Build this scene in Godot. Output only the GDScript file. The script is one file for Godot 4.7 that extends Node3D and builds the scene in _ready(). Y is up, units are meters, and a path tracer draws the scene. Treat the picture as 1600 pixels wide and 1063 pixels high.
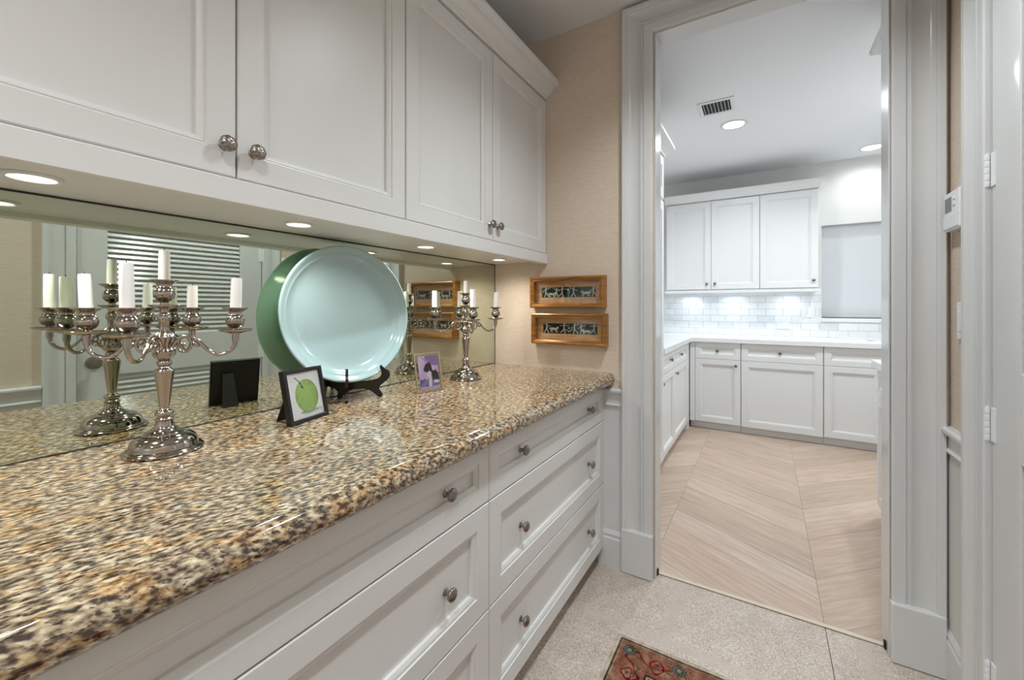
extends Node3D
# A butler's pantry with granite worktop and mirrored splashback, looking through a cased opening into a kitchen.
# Metres, y up. x = 0 is the mirror wall, z = 0 the wall with the doorway (kitchen beyond, at negative z).

const CEIL := 2.60
const KCEIL := 2.66
const DOOR_L := 0.858
const DOOR_R := 1.652
const DOOR_H := 2.447
const TOP := 0.906          # pantry worktop
const FX := 0.315           # face of the pantry wall cabinets
const BX := 0.624           # face of the pantry base cabinets
const RX := 1.80            # right-hand wall
const BACK := 4.20          # unseen wall behind the camera, set back to fit the fill lamp
const KB := -3.25           # far kitchen wall
const KR := 2.45            # right kitchen wall
const ARM := 0.135           # reach of a candelabrum arm
const KF := -2.60           # face of the far base cabinets

var M := {}
var used := {}
var rng := RandomNumberGenerator.new()


func _ready() -> void:
	rng.seed = 7
	# ---- camera
	var cam := Camera3D.new()
	cam.name = "camera"
	cam.projection = Camera3D.PROJECTION_FRUSTUM
	cam.near = 0.05
	cam.far = 60.0
	cam.size = 0.05 * 1063.0 / 650.0
	cam.frustum_offset = Vector2(0, -0.05 * 52.4 / 650.0)
	cam.position = Vector3(1.278, 1.22, 1.925)
	cam.rotation_degrees = Vector3(0, 31.25, 0)
	add_child(cam)
	cam.current = true
	# ---- air and exposure: the rooms are closed, the lamps light them
	var we := WorldEnvironment.new()
	we.name = "environment"
	var env := Environment.new()
	env.background_mode = Environment.BG_COLOR
	env.background_energy_multiplier = 1.5
	env.background_color = Color(0.86, 0.90, 0.95)
	env.tonemap_mode = Environment.TONE_MAPPER_LINEAR
	env.tonemap_exposure = 1.10
	env.sdfgi_enabled = true
	env.ssao_enabled = true
	env.ssil_enabled = true
	we.environment = env
	add_child(we)
	# ---- lamps
	materials()
	var warm := Color(0.935, 0.972, 0.998)
	var cool := Color(0.955, 0.985, 1)
	downlight(Vector3(1.24, CEIL, 0.68), 0.065, 2.25, warm, 67, "unseen round white recessed downlight in pantry ceiling, lighting the doorway wall", "unseen pantry ceiling downlights", 0.06)  # out of view; lights the doorway wall and cabinet fronts
	downlight(Vector3(1.30, CEIL, 2.15), 0.065, 2.15, warm, 66, "unseen round white recessed downlight in pantry ceiling above the viewer", "unseen pantry ceiling downlights", 0.06)  # out of view overhead; lights the near cabinets and worktop
	downlight(Vector3(1.0, CEIL, 3.45), 0.065, 3.2, warm, 78, "added round white fill downlight in pantry ceiling behind the viewer", "unseen pantry ceiling downlights", 0.06)  # fill lamp added behind the camera to brighten the end wall
	downlight(Vector3(1.07, KCEIL, -1.80), 0.075, 2.2, cool, 84, "bright round recessed downlight beside the ceiling air vent in the kitchen", "kitchen ceiling downlights", 0.06)
	downlight(Vector3(2.11, KCEIL, -2.98), 0.075, 0.40, cool, 84, "bright round recessed downlight in kitchen ceiling above the window", "kitchen ceiling downlights", 0.06)
	downlight(Vector3(2.12, KCEIL, -1.72), 0.075, 2.1, cool, 84, "added round fill downlight out of view in kitchen ceiling on the right", "kitchen ceiling downlights", 0.06)  # lamp added out of view to brighten the kitchen
	var places := ["nearest, at the left edge", "second from the left, above the mirror", "third from the left, right of the plate", "farthest, beside the grasscloth wall"]
	for k in 4:
		var z: float = [1.735, 1.24, 0.73, 0.215][k]
		downlight(Vector3(0.165, 1.4525, z), 0.030, 0.165, Color(1, 0.985, 0.95), 80, "small round under-cabinet spotlight, " + places[k], "under-cabinet spotlights in the pantry", 0.03)
	for k in 3:
		downlight(Vector3([0.56, 1.0, 1.49][k], 1.392, -3.11), 0.028, 0.08, Color(0.92, 0.965, 1), 80, "small under-cabinet spotlight over the kitchen counter, " + ["left", "middle", "right"][k] + " of three", "under-cabinet spotlights in the kitchen", 0.03)
	shell()
	kitchen()
	pantry_cabinets()
	right_door()
	things()


# ============================================================ naming
func numbered(called: String) -> String:
	var n: int = used.get(called, 0)
	used[called] = n + 1
	return called if n == 0 else "%s_%03d" % [called, n]


func tag(o: Node3D, label: String, category: String, group := "", kind := "") -> Node3D:
	if label: o.set_meta("label", label)
	if category: o.set_meta("category", category)
	if group: o.set_meta("group", group)
	if kind: o.set_meta("kind", kind)
	return o


func thing(called: String, label: String, category: String, at := Vector3.ZERO, turn := 0.0, group := "") -> Node3D:
	var o := Node3D.new()
	o.name = numbered(called)
	add_child(o)
	o.position = at
	o.rotation.y = turn
	tag(o, label, category, group)
	return o


func obj(called: String, b: Buf, mat: Material, parent: Node = null, at := Vector3.ZERO) -> MeshInstance3D:
	return inst(called, b.done(), mat, parent, at)


func inst(called: String, mesh: Mesh, mat: Material, parent: Node = null, at := Vector3.ZERO) -> MeshInstance3D:
	var o := MeshInstance3D.new()
	o.mesh = mesh
	o.material_override = mat
	o.position = at
	if parent == null:
		o.name = numbered(called)
		add_child(o)
	else:
		var n := 0
		var key := str(parent.get_instance_id()) + called
		n = used.get(key, 0)
		used[key] = n + 1
		o.name = called if n == 0 else "%s_%03d" % [called, n]
		parent.add_child(o)
	return o


func struct(called: String, b: Buf, mat: Material, label := "") -> MeshInstance3D:
	var o := obj(called, b, mat)
	tag(o, label, "", "", "structure")
	return o


# ============================================================ mesh building
class Buf:
	var st := SurfaceTool.new()
	var count := 0
	func _init() -> void:
		st.begin(Mesh.PRIMITIVE_TRIANGLES)
	func v(p: Vector3, n: Vector3, uv: Vector2) -> void:
		st.set_normal(n)
		st.set_uv(uv)
		st.add_vertex(p)
		count += 1
	# corners counter-clockwise as seen from outside
	func tri(a: Vector3, b: Vector3, c: Vector3, na: Vector3, nb: Vector3, nc: Vector3, ua := Vector2.ZERO, ub := Vector2.ZERO, uc := Vector2.ZERO) -> void:
		v(a, na, ua); v(c, nc, uc); v(b, nb, ub)
	func flat(a: Vector3, b: Vector3, c: Vector3, ua := Vector2.ZERO, ub := Vector2.ZERO, uc := Vector2.ZERO) -> void:
		var n := (b - a).cross(c - a)
		if n.length_squared() < 1e-18: return
		n = n.normalized()
		tri(a, b, c, n, n, n, ua, ub, uc)
	func quad(a: Vector3, b: Vector3, c: Vector3, d: Vector3) -> void:
		flat(a, b, c); flat(a, c, d)
	func quad_to(a: Vector3, b: Vector3, c: Vector3, d: Vector3, out: Vector3) -> void:
		if (b - a).cross(c - a).dot(out) < 0: quad(a, d, c, b)
		else: quad(a, b, c, d)
	func tri_to(a: Vector3, b: Vector3, c: Vector3, out: Vector3) -> void:
		if (b - a).cross(c - a).dot(out) < 0: flat(a, c, b)
		else: flat(a, b, c)
	func smooth_quad(p: Array, n: Array, u: Array) -> void:
		tri(p[0], p[1], p[2], n[0], n[1], n[2], u[0], u[1], u[2])
		tri(p[0], p[2], p[3], n[0], n[2], n[3], u[0], u[2], u[3])
	func done() -> ArrayMesh:
		st.index()
		return st.commit()

	# box with chamfered edges
	func box(lo: Vector3, hi: Vector3, bev := 0.0015) -> Buf:
		var c := (lo + hi) * 0.5
		var h := (hi - lo) * 0.5
		bev = minf(bev, minf(h.x, minf(h.y, h.z)) * 0.8)
		for ax in 3:
			var i := (ax + 1) % 3
			var j := (ax + 2) % 3
			for s in [-1.0, 1.0]:
				var q := []
				for k in [[-1, -1], [1, -1], [1, 1], [-1, 1]]:
					var p := Vector3.ZERO
					p[ax] = s * h[ax]
					p[i] = k[0] * (h[i] - bev)
					p[j] = k[1] * (h[j] - bev)
					q.append(c + p)
				var o := Vector3.ZERO
				o[ax] = s
				quad_to(q[0], q[1], q[2], q[3], o)
			if bev <= 0.0: continue
			for s in [-1.0, 1.0]:
				for t in [-1.0, 1.0]:
					var a := Vector3.ZERO
					a[i] = s * h[i]; a[j] = t * (h[j] - bev); a[ax] = h[ax] - bev
					var b := a
					b[ax] = -b[ax]
					var d := Vector3.ZERO
					d[i] = s * (h[i] - bev); d[j] = t * h[j]; d[ax] = h[ax] - bev
					var e := d
					e[ax] = -e[ax]
					var o := Vector3.ZERO
					o[i] = s; o[j] = t
					quad_to(c + a, c + b, c + e, c + d, o)
		if bev > 0.0:
			for sx in [-1.0, 1.0]:
				for sy in [-1.0, 1.0]:
					for sz in [-1.0, 1.0]:
						var s := Vector3(sx, sy, sz)
						tri_to(c + s * (h - Vector3(0, bev, bev)), c + s * (h - Vector3(bev, 0, bev)), c + s * (h - Vector3(bev, bev, 0)), s)
		return self

	# profile points (radius, height) turned round the y axis; corners sharper than `crease` stay sharp
	func lathe(prof: Array, seg := 40, tf := Transform3D.IDENTITY, crease := 0.75, flute := 0.0, flutes := 0, twist := 0.0) -> Buf:
		var ns := []
		for i in prof.size() - 1:
			var d: Vector2 = prof[i + 1] - prof[i]
			ns.append(Vector2(d.y, -d.x).normalized())
		for i in prof.size() - 1:
			var n0: Vector2 = ns[i]
			var n1: Vector2 = ns[i]
			if i > 0 and n0.dot(ns[i - 1]) > crease: n0 = (n0 + ns[i - 1]).normalized()
			if i < ns.size() - 1 and n1.dot(ns[i + 1]) > crease: n1 = (n1 + ns[i + 1]).normalized()
			for k in seg:
				var P := []
				var N := []
				for w in [[i, n0, k], [i + 1, n1, k], [i + 1, n1, k + 1], [i, n0, k + 1]]:
					var ang: float = TAU * (w[2] % seg) / seg
					var pr: Vector2 = prof[w[0]]
					var r := pr.x
					var tilt := 0.0
					if flutes > 0:
						var ph: float = flutes * ang + twist * w[0]
						r *= 1.0 + flute * cos(ph)
						tilt = flute * flutes * sin(ph)
					var n2: Vector2 = w[1]
					P.append(tf * Vector3(r * cos(ang), pr.y, r * sin(ang)))
					var nn := Vector3(n2.x * cos(ang), n2.y, n2.x * sin(ang)) + Vector3(-sin(ang), 0, cos(ang)) * tilt
					N.append((tf.basis * nn).normalized())
				if P[0].distance_squared_to(P[3]) < 1e-14:
					tri(P[0], P[1], P[2], N[0], N[1], N[2])
				elif P[1].distance_squared_to(P[2]) < 1e-14:
					tri(P[0], P[1], P[3], N[0], N[1], N[3])
				else:
					smooth_quad(P, N, [Vector2.ZERO, Vector2.ZERO, Vector2.ZERO, Vector2.ZERO])
		return self

	# round bar through points with a radius at each
	func tube(pts: Array, rad: Array, seg := 12) -> Buf:
		var n := pts.size()
		var T := []
		for i in n:
			T.append((pts[mini(i + 1, n - 1)] - pts[maxi(i - 1, 0)]).normalized())
		var u: Vector3 = T[0].cross(Vector3(0.31, 0.17, 0.93)).normalized()
		var rings := []
		for i in n:
			u = (u - T[i] * u.dot(T[i])).normalized()
			var w: Vector3 = T[i].cross(u)
			var ring := []
			for k in seg:
				ring.append(u * cos(TAU * k / seg) + w * sin(TAU * k / seg))
			rings.append(ring)
		for i in n - 1:
			for k in seg:
				var k1 := (k + 1) % seg
				var N := [rings[i][k], rings[i][k1], rings[i + 1][k1], rings[i + 1][k]]
				var P := [pts[i] + N[0] * rad[i], pts[i] + N[1] * rad[i], pts[i + 1] + N[2] * rad[i + 1], pts[i + 1] + N[3] * rad[i + 1]]
				smooth_quad(P, N, [Vector2.ZERO, Vector2.ZERO, Vector2.ZERO, Vector2.ZERO])
		for k in seg:
			var k1 := (k + 1) % seg
			flat(pts[0], pts[0] + rings[0][k1] * rad[0], pts[0] + rings[0][k] * rad[0])
			flat(pts[n - 1], pts[n - 1] + rings[n - 1][k] * rad[n - 1], pts[n - 1] + rings[n - 1][k1] * rad[n - 1])
		return self

	# moulding: a closed profile (a = sideways, b = along `up`) swept along a path with mitred corners and closed ends
	func sweep(path: Array, prof: Array, up: Vector3, crease := 0.9) -> Buf:
		var n := path.size()
		var m := prof.size()
		var area := 0.0
		for i in m: area += prof[i].cross(prof[(i + 1) % m])
		var P := prof.duplicate()
		if area < 0: P.reverse()
		var secs := []
		var side := []
		for i in n:
			var d0: Vector3 = (path[i] - path[i - 1]).normalized() if i > 0 else (path[1] - path[0]).normalized()
			var d1: Vector3 = (path[i + 1] - path[i]).normalized() if i < n - 1 else d0
			var p0 := up.cross(d0)
			var p1 := up.cross(d1)
			var mit := (p0 + p1) / (1.0 + p0.dot(p1))
			var s := []
			for q in P: s.append(path[i] + mit * q.x + up * q.y)
			secs.append(s)
			side.append(p1)
		var ns := []
		for j in m:
			var d: Vector2 = P[(j + 1) % m] - P[j]
			ns.append(Vector2(d.y, -d.x).normalized())
		for i in n - 1:
			for j in m:
				var j1 := (j + 1) % m
				var a2: Vector2 = ns[j]
				var b2: Vector2 = ns[j]
				if a2.dot(ns[j - 1]) > crease: a2 = (a2 + ns[j - 1]).normalized()
				if b2.dot(ns[j1]) > crease: b2 = (b2 + ns[j1]).normalized()
				var na: Vector3 = side[i] * a2.x + up * a2.y
				var nb: Vector3 = side[i] * b2.x + up * b2.y
				var q := [secs[i][j], secs[i][j1], secs[i + 1][j1], secs[i + 1][j]]
				var N := [na, nb, nb, na]
				var Z := Vector2.ZERO
				if (q[1] - q[0]).cross(q[2] - q[0]).dot(na + nb) < 0:
					smooth_quad([q[0], q[3], q[2], q[1]], [na, na, nb, nb], [Z, Z, Z, Z])
				else:
					smooth_quad(q, N, [Z, Z, Z, Z])
		var pv := PackedVector2Array(P)
		var tr := Geometry2D.triangulate_polygon(pv)
		for k in range(0, tr.size(), 3):
			tri_to(secs[0][tr[k]], secs[0][tr[k + 1]], secs[0][tr[k + 2]], path[0] - path[1])
			tri_to(secs[n - 1][tr[k]], secs[n - 1][tr[k + 1]], secs[n - 1][tr[k + 2]], path[n - 1] - path[n - 2])
		return self

	# nested rectangles from (inset, z) pairs, lower left corner at the origin: door frames, picture frames
	func rings(w: float, h: float, prof: Array, at := Vector3.ZERO) -> Buf:
		for i in prof.size() - 1:
			var o := corners(w, h, prof[i], at)
			var q := corners(w, h, prof[i + 1], at)
			for k in 4:
				var k1 := (k + 1) % 4
				quad(o[k], o[k1], q[k1], q[k])
		return self
	func corners(w: float, h: float, p: Vector2, at: Vector3) -> Array:
		return [at + Vector3(p.x, p.x, p.y), at + Vector3(w - p.x, p.x, p.y), at + Vector3(w - p.x, h - p.x, p.y), at + Vector3(p.x, h - p.x, p.y)]

	# flat outline (x, y) given a thickness along z from z0 to z1, edges chamfered a little
	func slab(poly: PackedVector2Array, z0: float, z1: float, tf := Transform3D.IDENTITY, bev := 0.0, uvs = null) -> Buf:
		var P := poly
		if Geometry2D.is_polygon_clockwise(P):
			P = PackedVector2Array(P)
			P.reverse()
		var T := P
		if bev > 0.0:
			var off := Geometry2D.offset_polygon(P, -bev, Geometry2D.JOIN_MITER)
			if off.size() == 1 and off[0].size() == P.size():
				# pair up by nearest corner
				var best := 0
				for k in off[0].size():
					if off[0][k].distance_squared_to(P[0]) < off[0][best].distance_squared_to(P[0]): best = k
				T = PackedVector2Array()
				var fwd := not Geometry2D.is_polygon_clockwise(off[0])
				for k in P.size():
					T.append(off[0][posmod(best + (k if fwd else -k), P.size())])
			else:
				bev = 0.0
		var up := tf.basis.z.normalized()
		var tr := Geometry2D.triangulate_polygon(T)
		for k in range(0, tr.size(), 3):
			var a := T[tr[k]]
			var b := T[tr[k + 1]]
			var c := T[tr[k + 2]]
			if (b - a).cross(c - a) < 0:
				var s := b
				b = c
				c = s
			var ua := Vector2.ZERO
			var ub := Vector2.ZERO
			var uc := Vector2.ZERO
			if uvs != null:
				ua = uvs.call(a); ub = uvs.call(b); uc = uvs.call(c)
			tri(tf * Vector3(a.x, a.y, z1), tf * Vector3(b.x, b.y, z1), tf * Vector3(c.x, c.y, z1), up, up, up, ua, ub, uc)
		tr = Geometry2D.triangulate_polygon(P)
		for k in range(0, tr.size(), 3):
			var p := [P[tr[k]], P[tr[k + 1]], P[tr[k + 2]]]
			tri_to(tf * Vector3(p[0].x, p[0].y, z0), tf * Vector3(p[1].x, p[1].y, z0), tf * Vector3(p[2].x, p[2].y, z0), -up)
		for k in P.size():
			var k1 := (k + 1) % P.size()
			var a := P[k]
			var b := P[k1]
			quad(tf * Vector3(a.x, a.y, z0), tf * Vector3(b.x, b.y, z0), tf * Vector3(b.x, b.y, z1 - bev), tf * Vector3(a.x, a.y, z1 - bev))
			if bev > 0.0:
				quad(tf * Vector3(a.x, a.y, z1 - bev), tf * Vector3(b.x, b.y, z1 - bev), tf * Vector3(T[k1].x, T[k1].y, z1), tf * Vector3(T[k].x, T[k].y, z1))
		return self


func V2(a: Array) -> Array:
	var r := []
	for i in range(0, a.size(), 2): r.append(Vector2(a[i], a[i + 1]))
	return r


func spline(keys: Array, per := 5) -> Array:
	var out := []
	for i in keys.size() - 1:
		var p0 = keys[maxi(i - 1, 0)]
		var p1 = keys[i]
		var p2 = keys[i + 1]
		var p3 = keys[mini(i + 2, keys.size() - 1)]
		for k in per: out.append(p1.cubic_interpolate(p2, p0, p3, float(k) / per))
	out.append(keys[-1])
	return out


# ============================================================ materials
func paint(c: Color, rough := 0.4, metal := 0.0, spec := 0.5) -> StandardMaterial3D:
	var m := StandardMaterial3D.new()
	m.albedo_color = c
	m.roughness = rough
	m.metallic = metal
	m.metallic_specular = spec
	return m


func noise_bytes(seed_: int, freq: float, w: int, h: int, type := FastNoiseLite.TYPE_SIMPLEX_SMOOTH, oct := 4, gw := 0, gh := 0, cell := FastNoiseLite.RETURN_CELL_VALUE) -> PackedByteArray:
	var n := FastNoiseLite.new()
	n.seed = seed_
	n.noise_type = type
	n.frequency = freq
	n.fractal_octaves = oct
	if type == FastNoiseLite.TYPE_CELLULAR:
		n.cellular_return_type = cell
		n.fractal_type = FastNoiseLite.FRACTAL_NONE
		n.domain_warp_enabled = true
		n.domain_warp_amplitude = 0.6 / freq
		n.domain_warp_frequency = freq * 0.9
		n.domain_warp_fractal_octaves = 2
	var im := n.get_seamless_image(gw if gw else w, gh if gh else h)
	im.convert(Image.FORMAT_L8)
	if gw or gh: im.resize(w, h, Image.INTERPOLATE_CUBIC)
	return im.get_data()


func tex_from(bytes: PackedByteArray, w: int, h: int) -> ImageTexture:
	return ImageTexture.create_from_image(Image.create_from_data(w, h, false, Image.FORMAT_RGB8, bytes))


func textured(t: Texture2D, rough: float, spec := 0.5, tri_scale := 0.0, tint := Color.WHITE) -> StandardMaterial3D:
	var m := paint(tint, rough, 0.0, spec)
	m.albedo_texture = t
	m.texture_filter = BaseMaterial3D.TEXTURE_FILTER_LINEAR_WITH_MIPMAPS_ANISOTROPIC
	if tri_scale > 0.0:
		m.uv1_triplanar = true
		m.uv1_world_triplanar = true
		m.uv1_scale = Vector3.ONE * tri_scale
		m.uv1_triplanar_sharpness = 8.0
	return m


func granite_texture() -> ImageTexture:
	var S := 1280
	var cells := noise_bytes(3, 0.11, S, S, FastNoiseLite.TYPE_CELLULAR)
	var tone := noise_bytes(9, 0.045, S, S, FastNoiseLite.TYPE_SIMPLEX_SMOOTH, 4)
	var dark := noise_bytes(12, 0.062, S, S, FastNoiseLite.TYPE_SIMPLEX_SMOOTH, 3)
	var hue := noise_bytes(15, 0.012, S, S, FastNoiseLite.TYPE_SIMPLEX_SMOOTH, 4)
	var big := noise_bytes(21, 0.005, S, S, FastNoiseLite.TYPE_SIMPLEX_SMOOTH, 3)
	# tone ramp from dark mica through grey-brown to cream, and its rusty twin
	var grey := [[70, 60, 52], [112, 98, 82], [146, 128, 106], [172, 152, 124], [194, 175, 145], [212, 196, 166], [226, 213, 188], [234, 224, 204]]
	var rust := [[84, 62, 44], [130, 98, 66], [166, 126, 82], [188, 145, 94], [205, 163, 110], [218, 180, 128], [228, 196, 148], [234, 208, 168]]
	var lut := PackedByteArray()
	lut.resize(256 * 2 * 3)
	for i in 256:
		var f := clampf((i - 48) / 160.0, 0, 0.999) * 7.0
		var k := int(f)
		for j in 3:
			lut[i * 3 + j] = int(lerpf(grey[k][j], grey[k + 1][j], f - k))
			lut[768 + i * 3 + j] = int(lerpf(rust[k][j], rust[k + 1][j], f - k))
	var out := PackedByteArray()
	out.resize(S * S * 3)
	for i in S * S:
		var c: int = cells[i]
		var t: int = clampi(110 + ((tone[i] - 124) * 13 >> 4) + ((c - 128) >> 2) + ((big[i] - 128) >> 3), 0, 255)
		var r: int = clampi((hue[i] - 140) * 3 + ((c & 31) << 1), 0, 190)
		var dd: int = dark[i] + ((c - 128) >> 3)
		var m := clampi((88 + ((big[i] - 128) >> 3) - dd) * 7, 0, 200)
		for j in 3:
			var v: int = lut[t * 3 + j] * (255 - r) + lut[768 + t * 3 + j] * r
			v = v / 255
			out[i * 3 + j] = (v * (255 - m) + [50, 42, 38][j] * m) / 255
	return tex_from(out, S, S)


func terrazzo_texture() -> ImageTexture:
	var S := 768
	var a := noise_bytes(31, 0.21, S, S, FastNoiseLite.TYPE_CELLULAR)
	var b := noise_bytes(32, 0.11, S, S, FastNoiseLite.TYPE_SIMPLEX_SMOOTH, 3)
	var c := noise_bytes(33, 0.008, S, S, FastNoiseLite.TYPE_SIMPLEX_SMOOTH, 3)
	var pal := [[201, 187, 174], [193, 177, 163], [209, 197, 186], [187, 171, 158], [198, 183, 169], [178, 160, 147]]
	var out := PackedByteArray()
	out.resize(S * S * 3)
	for i in S * S:
		var p: Array = pal[a[i] % 6]
		var k := (c[i] - 128) / 16
		if b[i] < 62 and a[i] % 3 == 0: p = [140, 118, 104]
		elif b[i] > 190 and a[i] % 2 == 0: p = [236, 226, 216]
		for j in 3: out[i * 3 + j] = clampi(p[j] + k, 0, 255)
	return tex_from(out, S, S)


func streak_texture(S: int, seed_: int, lo: Color, hi: Color, stretch: int, freq: float, contrast := 1.0) -> ImageTexture:
	# grain running along u
	var a := noise_bytes(seed_, freq, S, S, FastNoiseLite.TYPE_SIMPLEX_SMOOTH, 5, S / stretch, S)
	var b := noise_bytes(seed_ + 1, freq * 0.35, S, S, FastNoiseLite.TYPE_SIMPLEX_SMOOTH, 3, S / 4, S)
	var out := PackedByteArray()
	out.resize(S * S * 3)
	for i in S * S:
		var t := clampf(((a[i] * 0.62 + b[i] * 0.38) / 255.0 - 0.5) * contrast + 0.5, 0, 1)
		var c := lo.lerp(hi, t)
		out[i * 3] = c.r8; out[i * 3 + 1] = c.g8; out[i * 3 + 2] = c.b8
	return tex_from(out, S, S)


func materials() -> void:
	M.cabinet = paint(Color8(226, 224, 220), 0.36)
	M.trim = paint(Color8(216, 215, 213), 0.17)
	M.kcab = paint(Color8(232, 233, 233), 0.4)
	M.wall_white = paint(Color8(232, 231, 228), 0.8, 0, 0.2)
	M.wainscot = paint(Color8(214, 213, 206), 0.55)
	M.ceiling = paint(Color8(232, 231, 229), 0.9, 0, 0.2)
	M.kceiling = paint(Color8(238, 239, 241), 0.9, 0, 0.2)
	M.nickel = paint(Color8(150, 142, 134), 0.3, 1.0)
	M.silver = paint(Color8(178, 170, 164), 0.085, 1.0)
	M.bronze = paint(Color8(130, 120, 112), 0.25, 1.0)
	M.mirror = paint(Color8(212, 220, 206), 0.012, 1.0)
	M.wax = paint(Color8(252, 250, 245), 0.45)
	M.wick = paint(Color8(40, 34, 30), 0.9)
	M.celadon = paint(Color8(163, 189, 193), 0.12, 0, 0.6)
	M.celadon_back = paint(Color8(164, 204, 190), 0.14, 0, 0.6)
	M.black = paint(Color8(11, 10, 10), 0.25)
	M.black_felt = paint(Color8(22, 22, 22), 0.55)
	M.quartz = paint(Color8(240, 241, 243), 0.2)
	M.shadow = paint(Color8(52, 50, 48), 0.8)  # plain dark grey for slab joints and the strips round the mirror
	M.underlay = paint(Color8(130, 112, 96), 0.8)
	M.dark = paint(Color8(26, 26, 27), 0.7)
	M.white_plastic = paint(Color8(238, 239, 239), 0.4)
	M.grey_lcd = paint(Color8(112, 118, 114), 0.25)
	M.white_metal = paint(Color8(226, 226, 224), 0.45)
	M.blind = paint(Color8(226, 228, 231), 0.8, 0, 0.2)
	M.blind.backlight_enabled = true
	M.blind.backlight = Color(0.5, 0.5, 0.5)
	M.strip = paint(Color8(214, 198, 178), 0.35)
	M.paper = paint(Color8(240, 239, 236), 0.7)
	M.sink = paint(Color8(238, 238, 238), 0.2)
	M.champagne = paint(Color8(206, 190, 160), 0.28, 0.9)
	var glass := paint(Color(0.12, 0.13, 0.13, 0.10), 0.0, 0, 0.5)
	glass.transparency = BaseMaterial3D.TRANSPARENCY_ALPHA
	M.glass = glass
	M.granite = textured(granite_texture(), 0.075, 0.6)
	M.terrazzo = textured(terrazzo_texture(), 0.38, 0.4, 1.0 / 0.62)
	var gc := streak_texture(768, 41, Color8(206, 187, 168), Color8(230, 214, 197), 32, 0.2, 1.0)
	M.grass = textured(gc, 0.75, 0.25, 1.0 / 0.6)
	var wood := streak_texture(768, 51, Color8(186, 165, 149), Color8(214, 196, 181), 5, 0.035, 1.35)
	M.plank = []
	for t in [Color8(255, 253, 251), Color8(247, 242, 237), Color8(239, 235, 230), Color8(251, 244, 240)]:
		M.plank.append(textured(wood, 0.42, 0.4, 0.0, t))
	var gold := streak_texture(256, 61, Color8(124, 76, 26), Color8(190, 132, 60), 8, 0.06, 1.6)
	M.gold = textured(gold, 0.3, 0.6, 3.0)
	M.gold.metallic = 0.25
	var gold2 := streak_texture(256, 63, Color8(206, 152, 100), Color8(236, 192, 142), 8, 0.06, 1.6)
	M.oak = textured(gold2, 0.45, 0.4, 3.0)
	M.tiles = []
	for c in [Color8(236, 239, 241), Color8(240, 242, 243), Color8(228, 232, 236), Color8(238, 240, 241)]:
		M.tiles.append(paint(c, 0.2))


func lamp_material(c: Color, e: float) -> StandardMaterial3D:
	var m := paint(Color8(250, 250, 250), 0.4)
	m.emission_enabled = true
	m.emission = c
	m.emission_energy_multiplier = e
	return m


# ============================================================ lamps
func downlight(at: Vector3, r: float, energy: float, col: Color, cone: float, label: String, group: String, size: float) -> void:
	var t := thing("recessed_light", label, "ceiling light" if r > 0.05 else "spotlight", at, 0.0, group)
	var b := Buf.new()
	b.lathe(V2([r * 0.98, -0.0005, r, -0.0035, r * 1.04, -0.006, r * 1.26, -0.005, r * 1.3, -0.002, r * 1.28, -0.0005]), 40)
	obj("trim_ring", b, M.white_metal, t)
	var d := Buf.new()
	d.lathe(V2([0.0, -0.0055, r * 0.6, -0.005, r * 0.985, -0.0025, r * 0.985, -0.0008]), 40)
	obj("lens", d, lamp_material(col, 3.0), t)
	var l := SpotLight3D.new()
	l.name = "lamp"
	l.light_energy = energy
	l.light_color = col
	l.spot_angle = cone
	l.spot_angle_attenuation = 0.85
	l.spot_range = 8.0
	l.spot_attenuation = 2.0
	l.light_size = size
	l.shadow_enabled = true
	l.position = Vector3(0, -0.012, 0)
	l.rotation_degrees.x = -90
	t.add_child(l)


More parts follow.
